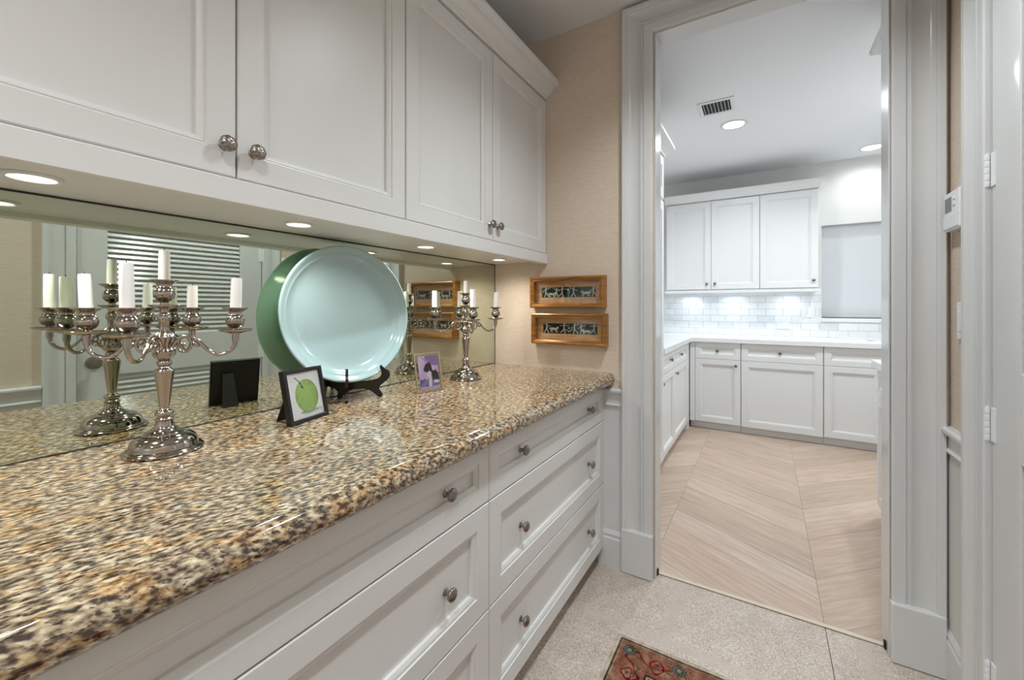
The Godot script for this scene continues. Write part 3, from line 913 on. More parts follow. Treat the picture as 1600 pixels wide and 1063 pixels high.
	t = unit("base_cabinet", "white base cabinet at the right kitchen wall, its counter corner showing past the jamb", Vector3(1.836, 0, -1.236), -PI / 2, 0.535, 0.868, 0.61, M.kcab, "kitchen base cabinets", 0.075)
	front("door", t, Vector3(0.0015, 0.078, -0.02), 0.532, 0.622, M.kcab, [[0.48, 0.56]], kn, kb, 0.05)
	front("drawer", t, Vector3(0.0015, 0.703, -0.02), 0.532, 0.163, M.kcab, [[0.266, 0.08]], kn, kb, 0.05)
	tag(obj("counter_end", Buf.new().box(Vector3(1.812, 0.8695, -1.244), Vector3(KR - 0.001, 0.911, -0.695), 0.002), M.quartz), "white stone counter end poking past the right door jamb", "countertop")
	# ceiling vent
	t = thing("air_vent", "white rectangular ceiling air vent with dark slots in the kitchen", "vent", Vector3(0.865, KCEIL, -1.52))
	obj("frame", Buf.new().rings(0.235, 0.235, V2([0, 0, 0, 0.004, 0.006, 0.008, 0.026, 0.008, 0.028, 0.002])).box(Vector3(0.02, 0.02, 0.0), Vector3(0.215, 0.215, 0.0015), 0.0), M.white_metal, t).transform = Transform3D(Basis(Vector3(1, 0, 0), Vector3(0, 0, 1), Vector3(0, -1, 0)), Vector3.ZERO)
	obj("dark_duct_sheet", Buf.new().box(Vector3(0.028, -0.0035, 0.028), Vector3(0.207, -0.0017, 0.207), 0.0), M.dark, t)  # flat dark sheet stands in for the shade inside the duct
	for i in 8:
		b = Buf.new()
		b.box(Vector3(-0.0012, -0.0045, 0.028), Vector3(0.0012, 0.0045, 0.207), 0.0005)
		var s := obj("slat", b, M.white_metal, t, Vector3(0.0395 + i * 0.0223, -0.0075, 0))
		s.rotation.z = deg_to_rad(20)
	# outlets and switch on the splashback
	t = thing("wall_outlet", "white horizontal electrical outlet plate low on the kitchen tile splashback", "outlet", Vector3(1.385, 0.985, KB + 0.0082))
	obj("plate", Buf.new().rings(0.115, 0.072, V2([0, 0, 0, 0.004, 0.004, 0.006, 0.03, 0.006])).box(Vector3(0.02, 0.02, 0.0), Vector3(0.095, 0.052, 0.0055), 0.001), M.white_plastic, t)
	obj("socket", Buf.new().box(Vector3(0.028, 0.024, 0.0055), Vector3(0.052, 0.048, 0.0075), 0.003), M.white_plastic, t)
	obj("socket", Buf.new().box(Vector3(0.063, 0.024, 0.0055), Vector3(0.087, 0.048, 0.0075), 0.003), M.white_plastic, t)
	t = thing("wall_switch", "white switch plate on the tile splashback left of the kitchen window", "switch", Vector3(1.60, 1.11, KB + 0.0082))
	obj("plate", Buf.new().box(Vector3(0, 0, 0), Vector3(0.115, 0.115, 0.006), 0.003), M.white_plastic, t)
	for i in 2: obj("rocker", Buf.new().box(Vector3(0.016 + i * 0.048, 0.024, 0.006), Vector3(0.05 + i * 0.048, 0.091, 0.009), 0.002), M.white_plastic, t)


# ============================================================ louvred door on the right wall
func right_door() -> void:
	var cas := V2([0, 0, 0, 0.014, 0.005, 0.018, 0.034, 0.018, 0.038, 0.012, 0.043, 0.012, 0.046, 0.018, 0.054, 0.0138, 0.064, 0.0112, 0.074, 0.0108, 0.085, 0.013, 0.094, 0.018, 0.100, 0.021, 0.104, 0.026, 0.117, 0.027, 0.120, 0.024, 0.120, 0])
	var z0 := 0.307
	var z1 := 1.250
	struct("trim_closet_casing", Buf.new().sweep([Vector3(RX, 0.0, z0), Vector3(RX, DOOR_H, z0), Vector3(RX, DOOR_H, z1), Vector3(RX, 0.0, z1)], cas, Vector3(-1, 0, 0)), M.trim, "white moulded casing round the louvred closet door")
	# local frame: x runs toward +z? the door hangs facing -x
	var t := thing("door_1", "white louvred closet door with three painted hinges on the right wall", "", Vector3(RX - 0.002, 0, z0 + 0.003), 0.0)
	t.remove_meta("category")
	t.set_meta("kind", "structure")
	var W := z1 - z0 - 0.006
	var H := DOOR_H - 0.02
	var st0 := 0.142
	var st1 := 0.122
	var y := [0.012, 0.24, 0.842, 0.945 + 0.11, 2.28, H]
	# coordinates: z along the door from the hinges, thickness in +x
	for s in [[0.0, st0], [W - st1, W]]:
		obj("stile", Buf.new().box(Vector3(0, 0.012, s[0]), Vector3(0.035, H, s[1]), 0.003), M.trim, t)
	for s in [[0.012, 0.24], [0.842, 1.06], [2.28, H]]:
		obj("rail", Buf.new().box(Vector3(0.0, s[0], st0), Vector3(0.035, s[1], W - st1), 0.002), M.trim, t)
	var slat := Buf.new().box(Vector3(-0.0032, -0.0225, st0), Vector3(0.0032, 0.0225, W - st1), 0.002).done()
	for part in [[0.24, 0.842], [1.06, 2.28]]:
		var yy: float = part[0] + 0.012
		while yy < part[1] - 0.004:
			var o := inst("slat", slat, M.trim, t, Vector3(0.0195, yy, 0))
			o.rotation.z = deg_to_rad(-29)
			yy += 0.0292
	for hy in [0.225, 0.905, 1.585, 2.22]:
		var b := Buf.new()
		b.box(Vector3(-0.0025, hy - 0.045, -0.001), Vector3(0.0005, hy + 0.045, 0.022), 0.0005)
		obj("hinge_leaf", b, M.white_plastic, t)
		b = Buf.new()
		for k in 5:
			b.lathe(V2([0, 0, 0.006, 0, 0.0062, 0.001, 0.0062, 0.0155, 0.006, 0.0165, 0, 0.0165]), 16, Transform3D(Basis.IDENTITY, Vector3(-0.0075, hy - 0.044 + k * 0.0178, -0.006)))
		b.lathe(V2([0, -0.004, 0.0035, -0.003, 0.004, 0, 0.0035, 0.088, 0.004, 0.092, 0, 0.094]), 12, Transform3D(Basis.IDENTITY, Vector3(-0.0075, hy - 0.044, -0.006)))
		obj("hinge_barrel", b, M.white_plastic, t)
	var tf := Transform3D(Basis(Vector3(0, 0, 1), Vector3(-1, 0, 0), Vector3(0, -1, 0)), Vector3(0, 0.918, W - 0.065))
	var kb := Buf.new().lathe(V2([0, 0, 0.034, 0, 0.034, 0.004, 0.028, 0.008, 0.014, 0.010, 0.011, 0.014, 0.011, 0.028, 0.016, 0.032, 0.025, 0.038, 0.028, 0.046, 0.025, 0.055, 0.014, 0.060, 0, 0.061]), 32, tf)
	obj("door_knob", kb, M.nickel, t)
	# thermostat and switch on the strip of wall before the casing
	t = thing("thermostat", "white wall thermostat with grey screen beside the doorway casing", "thermostat", Vector3(RX - 0.0005, 1.458, 0.052))
	obj("case", Buf.new().box(Vector3(-0.026, 0, 0), Vector3(0, 0.12, 0.125), 0.004), M.white_plastic, t)
	obj("screen", Buf.new().box(Vector3(-0.0268, 0.058, 0.012), Vector3(-0.0258, 0.103, 0.064), 0.0003), M.grey_lcd, t)
	obj("flap", Buf.new().box(Vector3(-0.0285, 0.006, 0.004), Vector3(-0.0258, 0.046, 0.121), 0.001), M.white_plastic, t)
	for i in 2: obj("button", Buf.new().box(Vector3(-0.0285, 0.072 + i * 0.018, 0.078), Vector3(-0.0258, 0.082 + i * 0.018, 0.094), 0.001), M.white_plastic, t)
	t = thing("light_switch", "small white light switch on the right wall below the thermostat", "switch", Vector3(RX - 0.0005, 1.118, 0.085))
	obj("plate", Buf.new().box(Vector3(-0.006, 0, 0), Vector3(0, 0.115, 0.07), 0.0025), M.white_plastic, t)
	obj("rocker", Buf.new().box(Vector3(-0.009, 0.026, 0.019), Vector3(-0.006, 0.089, 0.051), 0.0015), M.white_plastic, t)


# ============================================================ things on the worktop and walls
func cup_profile(y: float) -> Array:
	return spline(V2([0.0085, y, 0.0075, y + 0.008, 0.0135, y + 0.013, 0.0182, y + 0.020, 0.0192, y + 0.028, 0.0165, y + 0.036, 0.0132, y + 0.041, 0.0134, y + 0.046, 0.0195, y + 0.051, 0.0250, y + 0.0535]), 3) + V2([0.0258, y + 0.0545, 0.0255, y + 0.0560, 0.0240, y + 0.0565, 0.0150, y + 0.0535, 0.0120, y + 0.0500, 0.0115, y + 0.0395, 0.0, y + 0.0395])


func pan(r: float, y: float) -> Buf:
	return Buf.new().lathe(V2([0.005, y - 0.004, 0.012, y - 0.0035, r * 0.6, y - 0.001, r * 0.9, y + 0.0015, r, y + 0.004, r * 1.01, y + 0.0052, r * 0.98, y + 0.0058, r * 0.88, y + 0.0035, r * 0.5, y + 0.0015, 0.008, y + 0.001]), 40)


func candelabrum(label: String, at: Vector3, deg: float) -> Node3D:
	var t := thing("candelabrum", label, "candelabrum", at, 0.0, "silver candelabra on the worktop")
	var b := Buf.new().lathe(V2([0, 0.0005, 0.066, 0.0005, 0.0695, 0.002, 0.0705, 0.0045, 0.069, 0.0065, 0.0665, 0.0075, 0.0668, 0.009, 0.0635, 0.0115, 0.0605, 0.012]) + spline(V2([0.0598, 0.0145, 0.0585, 0.021, 0.0545, 0.0285, 0.0475, 0.0345, 0.0395, 0.0380, 0.0345, 0.0392]), 4) + V2([0.0338, 0.0412, 0.0315, 0.0422]) + spline(V2([0.0300, 0.0430, 0.0235, 0.0470, 0.0185, 0.0525, 0.0158, 0.0590, 0.0146, 0.0665]), 4), 64)
	obj("base", b, M.silver, t)
	b = Buf.new().lathe(V2([0.0146, 0.0665]) + spline(V2([0.0162, 0.0680, 0.0168, 0.0710, 0.0138, 0.0740, 0.0152, 0.0772, 0.0168, 0.0815, 0.0155, 0.0862, 0.0112, 0.0892, 0.0088, 0.0912, 0.0080, 0.0945]), 3) + V2([0.0092, 0.0970, 0.0094, 0.0990]), 40)
	obj("knop", b, M.silver, t)
	b = Buf.new().lathe(V2([0.0094, 0.099, 0.0128, 0.130, 0.0170, 0.1665]) + spline(V2([0.0178, 0.1700, 0.0178, 0.1735, 0.0160, 0.1775, 0.0112, 0.1812, 0.0100, 0.1842, 0.0128, 0.1872, 0.0137, 0.1910, 0.0125, 0.1950, 0.0100, 0.1975]), 3), 40)
	obj("stem", b, M.silver, t)
	b = Buf.new().lathe(spline(V2([0.0100, 0.1975, 0.0150, 0.2020, 0.0195, 0.2090, 0.0200, 0.2160, 0.0165, 0.2230, 0.0130, 0.2290, 0.0150, 0.2340, 0.0190, 0.2400, 0.0200, 0.2470, 0.0160, 0.2540, 0.0105, 0.2600]), 4), 64, Transform3D.IDENTITY, 0.6, 0.07, 8)
	obj("hub", b, M.silver, t)
	b = Buf.new().lathe(spline(V2([0.0105, 0.2600, 0.0085, 0.2690, 0.0098, 0.2790, 0.0128, 0.2870, 0.0108, 0.2960, 0.0074, 0.3030, 0.0092, 0.3090, 0.0085, 0.3180]), 4), 36)
	obj("upper_stem", b, M.silver, t)
	var crown := obj("candle_cup", Buf.new().lathe(cup_profile(0.3155), 40), M.silver, t)
	obj("drip_pan", pan(0.028, 0.3120), M.silver, crown)
	for k in 4:
		var keys := [Vector3(0.012, 0.222, 0), Vector3(0.022, 0.240, 0), Vector3(0.034, 0.2485, 0), Vector3(0.048, 0.2465, 0), Vector3(0.060, 0.2385, 0), Vector3(0.070, 0.226, 0), Vector3(0.081, 0.2145, 0), Vector3(0.092, 0.2075, 0), Vector3(0.104, 0.2065, 0), Vector3(0.116, 0.211, 0), Vector3(0.1245, 0.219, 0), Vector3(0.1295, 0.232, 0), Vector3(0.130, 0.258, 0)]
		for i in keys.size(): keys[i] = keys[i] * Vector3(ARM / 0.13, 1, 1)
		var pts := spline(keys, 4)
		var rad := []
		for i in pts.size():
			var u := float(i) / (pts.size() - 1)
			rad.append(0.0052 - 0.0014 * sin(PI * u) + (0.002 if u > 0.93 else 0.0))
		var ab := Buf.new().tube(pts, rad, 14)
		var sk := [Vector3(0.044, 0.246, 0), Vector3(0.050, 0.234, 0), Vector3(0.0465, 0.221, 0), Vector3(0.036, 0.2145, 0), Vector3(0.0265, 0.2195, 0), Vector3(0.0265, 0.229, 0), Vector3(0.034, 0.2325, 0), Vector3(0.0385, 0.227, 0)]
		var sp := spline(sk, 4)
		var sr := []
		for i in sp.size(): sr.append(0.0036 - 0.0012 * i / sp.size())
		ab.tube(sp, sr, 10)
		# a small leaf bud where the scroll meets the arm
		ab.lathe(spline(V2([0.001, -0.010, 0.0045, -0.006, 0.0055, 0.0, 0.0035, 0.006, 0.0005, 0.010]), 3), 12, Transform3D(Basis(Vector3(0, 0, 1), 0.9), Vector3(0.058, 0.231, 0)))
		var arm := obj("arm", ab, M.silver, t)
		arm.rotation.y = -deg_to_rad(deg + 90 * k)
		obj("drip_pan", pan(0.034, 0.2570), M.silver, arm, Vector3(ARM, 0, 0))
		obj("candle_cup", Buf.new().lathe(cup_profile(0.2555), 36), M.silver, arm, Vector3(ARM, 0, 0))
	return t


func candle(label: String, group: String, at: Vector3, h: float, lean: Vector2, r := 0.0112) -> void:
	var t := thing("candle", label, "candle", at, 0.0, group)
	t.basis = Basis(Vector3(0, 0, 1), -lean.x) * Basis(Vector3(1, 0, 0), lean.y)
	var b := Buf.new().lathe(V2([0, 0.0, r, 0.0, r * 0.99, h * 0.5, r * 0.93, h - 0.003, r * 0.84, h, r * 0.55, h - 0.002, 0, h - 0.004]), 28)
	obj("wax", b, M.wax, t)
	b = Buf.new().tube([Vector3(0, h - 0.005, 0), Vector3(0.0004, h + 0.002, 0), Vector3(0.0012, h + 0.005, 0.0004)], [0.0008, 0.0008, 0.0005], 6)
	obj("wick", b, M.wick, t)


func things() -> void:
	# ---------------- candelabra and their candles
	var spots := [[Vector3(0.160, TOP, 1.543), 42.0, "large silver five-light candelabrum nearest the viewer, left of the plate", "the near candelabrum", [0.074, 0.082, 0.096, 0.076, 0.092]], [Vector3(0.170, TOP, 0.485), 40.0, "silver five-light candelabrum far along the worktop, right of the dog photo", "the far candelabrum", [0.082, 0.088, 0.085, 0.090, 0.080]]]
	for s in spots:
		candelabrum(s[2], s[0], s[1])
		var near: bool = s[0].z > 1.0
		var g: String = "candles in " + s[3]
		candle("white candle standing highest, in the centre cup of " + s[3], g, s[0] + Vector3(0, 0.3555, 0), s[4][4] * 0.87, Vector2.ZERO, 0.0105)
		for k in 4:
			var a := deg_to_rad(s[1] + 90 * k)
			var where: String
			if near: where = ["front arm of the near candelabrum, closest to the viewer", "leftmost arm of the near candelabrum, leaning slightly", "near candelabrum's rear arm, behind its stem beside the mirror", "rightmost arm of the near candelabrum, toward the plate"][k]
			else: where = ["front arm of the far candelabrum, just right of its stem", "leftmost arm of the far candelabrum, beside the plate", "far candelabrum's rear arm, behind its stem beside the mirror", "rightmost arm of the far candelabrum, in front of the grasscloth wall"][k]
			var lean := Vector2(-0.05, 0.03) if near and k == 1 else Vector2(0.012 * (k - 1.5), -0.01 * (k - 1))
			var p: Vector3 = s[0] + Vector3(ARM * cos(a), 0.2955, ARM * sin(a))
			candle("white candle on the " + where, g, p, s[4][(k + 1) % 4] if not near else [0.100, 0.086, 0.070, 0.083][k], lean)
	# ---------------- celadon charger on its stand
	var pl := thing("charger_plate", "very large round pale celadon green dish standing on edge before the mirror", "plate", Vector3(0.092, 1.197, 1.012))
	var R := 0.229
	var rot := Basis(Vector3.UP, PI / 2 - deg_to_rad(8.0)) * Basis(Vector3(1, 0, 0), -deg_to_rad(6.0)) * Basis(Vector3(1, 0, 0), PI / 2)
	var face := spline(V2([R, 0.0, R - 0.003, 0.003, R - 0.008, 0.001, R - 0.020, -0.010, R - 0.027, -0.014]), 4) + spline(V2([R - 0.029, -0.0155, R - 0.040, -0.026, R - 0.058, -0.035, R - 0.09, -0.040, 0.07, -0.0425, 0, -0.043]), 4)
	for i in face.size(): face[i].y += 0.00009 * sin(face[i].x * 900.0)   # faint throwing rings
	var bk := spline(V2([0.0, -0.049, 0.085, -0.0485, 0.095, -0.048]), 2) + V2([0.097, -0.054, 0.106, -0.054, 0.110, -0.047]) + spline(V2([0.112, -0.0465, 0.15, -0.044, 0.180, -0.0385, 0.205, -0.022, R - 0.004, -0.006, R, 0.0]), 4)
	var b := Buf.new()
	b.lathe(face, 96, Transform3D(rot, Vector3.ZERO))
	obj("dish", b, M.celadon, pl)
	b = Buf.new().lathe(bk, 96, Transform3D(rot, Vector3.ZERO))
	var under := obj("underside", b, M.celadon_back, pl)
	under.set_meta("label", "darker green glazed underside")
	# stand: two interlocking scroll-cut black boards
	var st := thing("plate_stand", "black wooden scroll-cut plate stand holding the celadon dish", "plate stand", Vector3(0.0, TOP, 0.0))
	var outline := PackedVector2Array()
	for q in spline(V2([-0.058, 0.0, -0.048, 0.0, -0.040, 0.012, -0.020, 0.026, 0.010, 0.030, 0.040, 0.026, 0.062, 0.010, 0.074, -0.0005, 0.085, 0.0, 0.087, 0.009, 0.078, 0.022, 0.076, 0.033, 0.088, 0.045, 0.104, 0.058, 0.112, 0.073, 0.108, 0.088, 0.096, 0.095, 0.089, 0.101, 0.082, 0.110, 0.078, 0.101, 0.083, 0.088, 0.083, 0.077, 0.077, 0.066, 0.062, 0.060, 0.032, 0.056, 0.0, 0.058, -0.018, 0.068, -0.028, 0.090, -0.032, 0.120, -0.038, 0.146, -0.046, 0.150, -0.052, 0.140, -0.052, 0.100, -0.052, 0.060, -0.057, 0.030, -0.060, 0.010]), 3):
		if outline.is_empty() or outline[-1].distance_to(q) > 0.001: outline.append(q)
	for s in [[Vector2(0.136, 0.920), Vector2(0.038, 1.022)], [Vector2(0.123, 1.052), Vector2(0.023, 0.980)]]:
		var d: Vector2 = (s[0] - s[1]).normalized()
		var foot: Vector2 = s[0] - d * 0.084
		var tf := Transform3D(Basis(Vector3(d.x, 0, d.y), Vector3.UP, Vector3(d.x, 0, d.y).cross(Vector3.UP)), Vector3(foot.x, 0.001, foot.y))
		obj("board", Buf.new().slab(outline, -0.0045, 0.0045, tf, 0.0008), M.black, st)
	# ---------------- framed apple drawing
	var fr := thing("picture_frame", "black tabletop frame with a drawing of a green apple", "picture frame", Vector3(0.229, TOP + 0.001, 1.298), deg_to_rad(103.3))
	var fw := 0.1346
	var fh := 0.146
	var lean := Basis(Vector3(1, 0, 0), -deg_to_rad(12))
	var fo := obj("frame", Buf.new().rings(fw, fh, V2([0, -0.016, 0, -0.001, 0.0015, 0, 0.0095, 0, 0.0115, -0.002, 0.0115, -0.005])), M.black, fr)
	fo.basis = lean
	obj("backing", Buf.new().box(Vector3(0.002, 0.002, -0.0165), Vector3(fw - 0.002, fh - 0.002, -0.010), 0.001), M.black_felt, fo)
	picture("print", apple_texture(), Vector3(0.010, 0.010, -0.0065), fw - 0.02, fh - 0.02, fo)
	obj("glass", Buf.new().box(Vector3(0.0105, 0.0105, -0.0045), Vector3(fw - 0.0105, fh - 0.0105, -0.0033), 0.0), M.glass, fo)
	b = Buf.new().slab(PackedVector2Array([Vector2(-0.022, 0), Vector2(0.022, 0), Vector2(0.014, 0.105), Vector2(-0.014, 0.105)]), -0.0015, 0.0015, Transform3D(Basis(Vector3(1, 0, 0), deg_to_rad(19)), Vector3(0.045, 0.0005, -0.0765)), 0.0004)
	obj("easel_leg", b, M.black_felt, fr)
	# ---------------- framed dog photo
	fr = thing("picture_frame", "small thin champagne metal frame with a puppy photo on purple", "picture frame", Vector3(0.216, TOP + 0.001, 0.825), deg_to_rad(76.6))
	fw = 0.112
	fh = 0.143
	fo = obj("frame", Buf.new().rings(fw, fh, V2([0, -0.007, 0, -0.0008, 0.0008, 0, 0.0042, 0, 0.005, -0.0008, 0.005, -0.007, 0, -0.007])), M.champagne, fr)
	fo.basis = Basis(Vector3(1, 0, 0), -deg_to_rad(11))
	picture("print", dog_texture(), Vector3(0.016, 0.008, -0.004), fw - 0.026, fh - 0.020, fo)
	obj("glass", Buf.new().box(Vector3(0.0048, 0.0048, -0.0028), Vector3(fw - 0.0048, fh - 0.0048, -0.0016), 0.0), M.glass, fo)
	b = Buf.new().tube([Vector3(0.004, 0.085, -0.018), Vector3(0.003, 0.002, -0.062)], [0.0016, 0.0016], 8)
	b.tube([Vector3(fw - 0.004, 0.085, -0.018), Vector3(fw - 0.003, 0.002, -0.062)], [0.0016, 0.0016], 8)
	b.tube([Vector3(0.003, 0.003, -0.062), Vector3(fw - 0.003, 0.003, -0.062)], [0.0014, 0.0014], 8)
	obj("easel_leg", b, M.champagne, fr)
	# ---------------- two gilt shadow-box pictures
	for k in 2:
		var x: float = [0.244, 0.252][k]
		var y: float = [1.2125, 1.0305][k]
		var p := thing("wall_picture", ["gilt wood shadow-box frame with figure frieze, upper of the two", "gilt wood shadow-box frame with figure frieze, lower of the two"][k], "picture", Vector3(x, y, 0.001), 0.0, "framed friezes beside the doorway")
		var w := 0.394
		var h := 0.156
		var f := obj("frame", Buf.new().rings(w, h, V2([0, 0, 0, 0.040, 0.002, 0.047, 0.007, 0.050, 0.012, 0.049, 0.015, 0.045, 0.0165, 0.044, 0.0195, 0.045, 0.022, 0.043, 0.0225, 0.012])), M.gold, p)
		obj("mat", Buf.new().rings(w - 0.044, h - 0.044, V2([0, 0.0, 0, 0.013, 0.0075, 0.013, 0.009, 0.0115, 0.010, 0.0125, 0.0115, 0.0115, 0.027, 0.0105, 0.0285, 0.0085, 0.03, 0.0085]), Vector3(0.022, 0.022, 0.0)), M.oak, p)
		picture("print", frieze_texture(k), Vector3(0.05, 0.05, 0.007), w - 0.1, h - 0.1, p, 0.002)
		obj("glass", Buf.new().box(Vector3(0.0225, 0.0225, 0.020), Vector3(w - 0.0225, h - 0.0225, 0.0215), 0.0), M.glass, p)
	# ---------------- rug
	var rug := thing("rug", "red and rust patterned oriental runner with a dark border on the terrazzo", "rug", Vector3(0.815, 0.0005, 0.398))
	var rw := 0.66
	var rl := 1.9
	b = Buf.new()
	b.box(Vector3(0, 0, 0), Vector3(rw, 0.007, rl), 0.002)
	var o := obj("pile", rug_mesh(rw, rl), M.black, rug)
	o.material_override = textured(rug_texture(), 0.95, 0.1)
	obj("backing", b, paint(Color8(206, 188, 166), 0.95, 0, 0.1), rug, Vector3.ZERO)


func rug_mesh(w: float, l: float) -> Buf:
	# a few gentle waves in the pile
	var b := Buf.new()
	var nx := 12
	var nz := 34
	var m := 0.002
	var f := func(i: int, k: int) -> Vector3:
		return Vector3(m + (w - 2 * m) * i / nx, 0.0078 + 0.0008 * sin(i * 1.1 + k * 0.7), m + (l - 2 * m) * k / nz)
	for i in nx:
		for k in nz:
			var P := [f.call(i, k + 1), f.call(i + 1, k + 1), f.call(i + 1, k), f.call(i, k)]
			var U := [Vector2(float(i) / nx, (k + 1.0) / nz), Vector2((i + 1.0) / nx, (k + 1.0) / nz), Vector2((i + 1.0) / nx, float(k) / nz), Vector2(float(i) / nx, float(k) / nz)]
			b.smooth_quad(P, [Vector3.UP, Vector3.UP, Vector3.UP, Vector3.UP], U)
	for e in [[Vector3(m, 0, m), Vector3(w - m, 0, m), Vector3(0, 0, -1)], [Vector3(m, 0, m), Vector3(m, 0, l - m), Vector3(-1, 0, 0)], [Vector3(w - m, 0, m), Vector3(w - m, 0, l - m), Vector3(1, 0, 0)], [Vector3(m, 0, l - m), Vector3(w - m, 0, l - m), Vector3(0, 0, 1)]]:
		b.quad_to(e[0] + Vector3(0, 0.0065, 0), e[1] + Vector3(0, 0.0065, 0), e[1] + Vector3(0, 0.0078, 0), e[0] + Vector3(0, 0.0078, 0), e[2])
	return b


func picture(called: String, t: Texture2D, at: Vector3, w: float, h: float, parent: Node3D, thick := 0.0015) -> void:
	var b := Buf.new()
	b.box(Vector3(0, 0, -thick), Vector3(w, h, 0), 0.0)
	b.smooth_quad([Vector3(0, 0, 0.0002), Vector3(w, 0, 0.0002), Vector3(w, h, 0.0002), Vector3(0, h, 0.0002)], [Vector3.BACK, Vector3.BACK, Vector3.BACK, Vector3.BACK], [Vector2(0, 1), Vector2(1, 1), Vector2(1, 0), Vector2(0, 0)])
	var m := textured(t, 0.6, 0.3)
	m.texture_repeat = false
	obj(called, b, m, parent, at)


# ============================================================ printed pictures
func ell(im: Image, cx: float, cy: float, rx: float, ry: float, c: Color, ang := 0.0) -> void:
	var w := im.get_width()
	var h := im.get_height()
	var r := maxf(rx * w, ry * h) + 1
	for y in range(maxi(0, int(cy * h - r)), mini(h, int(cy * h + r) + 1)):
		for x in range(maxi(0, int(cx * w - r)), mini(w, int(cx * w + r) + 1)):
			var d := Vector2(x - cx * w, y - cy * h).rotated(-ang)
			var e := pow(d.x / (rx * w), 2) + pow(d.y / (ry * h), 2)
			if e < 1.0: im.set_pixel(x, y, c)


func poly(im: Image, pts: Array, c: Color) -> void:
	var w := im.get_width()
	var h := im.get_height()
	var p := PackedVector2Array()
	var lo := Vector2(1e9, 1e9)
	var hi := Vector2(-1e9, -1e9)
	for i in range(0, pts.size(), 2):
		var q := Vector2(pts[i] * w, pts[i + 1] * h)
		p.append(q)
		lo = lo.min(q)
		hi = hi.max(q)
	for y in range(maxi(0, int(lo.y)), mini(h, int(hi.y) + 1)):
		for x in range(maxi(0, int(lo.x)), mini(w, int(hi.x) + 1)):
			if Geometry2D.is_point_in_polygon(Vector2(x + 0.5, y + 0.5), p): im.set_pixel(x, y, c)


func stroke(im: Image, a: Vector2, b: Vector2, r: float, c: Color) -> void:
	var w := im.get_width()
	var h := im.get_height()
	var n := int(a.distance_to(b) * w / maxf(r * w * 0.5, 0.5)) + 2
	for i in n + 1:
		var p := a.lerp(b, float(i) / n)
		ell(im, p.x, p.y, r, r * w / h, c)


func apple_texture() -> Texture2D:
	var S := 256
	var im := Image.create(S, S, false, Image.FORMAT_RGB8)
	im.fill(Color8(250, 250, 249))
	ell(im, 0.55, 0.87, 0.27, 0.05, Color8(190, 190, 190))
	ell(im, 0.52, 0.86, 0.20, 0.035, Color8(160, 162, 158))
	var body := [[0.54, 0.53, 0.345, 0.36, Color8(92, 138, 44)], [0.54, 0.53, 0.335, 0.35, Color8(132, 176, 62)]]
	for q in body: ell(im, q[0], q[1], q[2], q[3], q[4], -0.25)
	var n := FastNoiseLite.new()
	n.seed = 4
	n.frequency = 0.03
	for y in S:
		for x in S:
			var d := (Vector2(x, y) / S - Vector2(0.54, 0.53)).rotated(0.25)
			if pow(d.x / 0.335, 2) + pow(d.y / 0.35, 2) < 1.0:
				var t := 0.5 + 0.35 * n.get_noise_2d(atan2(d.y + 0.2, d.x) * 60.0, d.length() * 40.0)
				t += 0.25 * cos((d.x + 0.05) * 7.0) - 0.12 - maxf(0, d.y) * 0.3
				im.set_pixel(x, y, Color8(118, 166, 44).lerp(Color8(200, 226, 116), clampf(t, 0, 1)))
	ell(im, 0.43, 0.33, 0.05, 0.03, Color8(84, 116, 40), 0.5)
	stroke(im, Vector2(0.43, 0.33), Vector2(0.36, 0.20), 0.016, Color8(66, 74, 40))
	stroke(im, Vector2(0.36, 0.20), Vector2(0.25, 0.10), 0.013, Color8(84, 94, 52))
	for k in 5: stroke(im, Vector2(0.76 + k * 0.035, 0.90 - (k % 2) * 0.06), Vector2(0.79 + k * 0.035, 0.85 + (k % 2) * 0.05), 0.006, Color8(110, 110, 112))
	return ImageTexture.create_from_image(im)


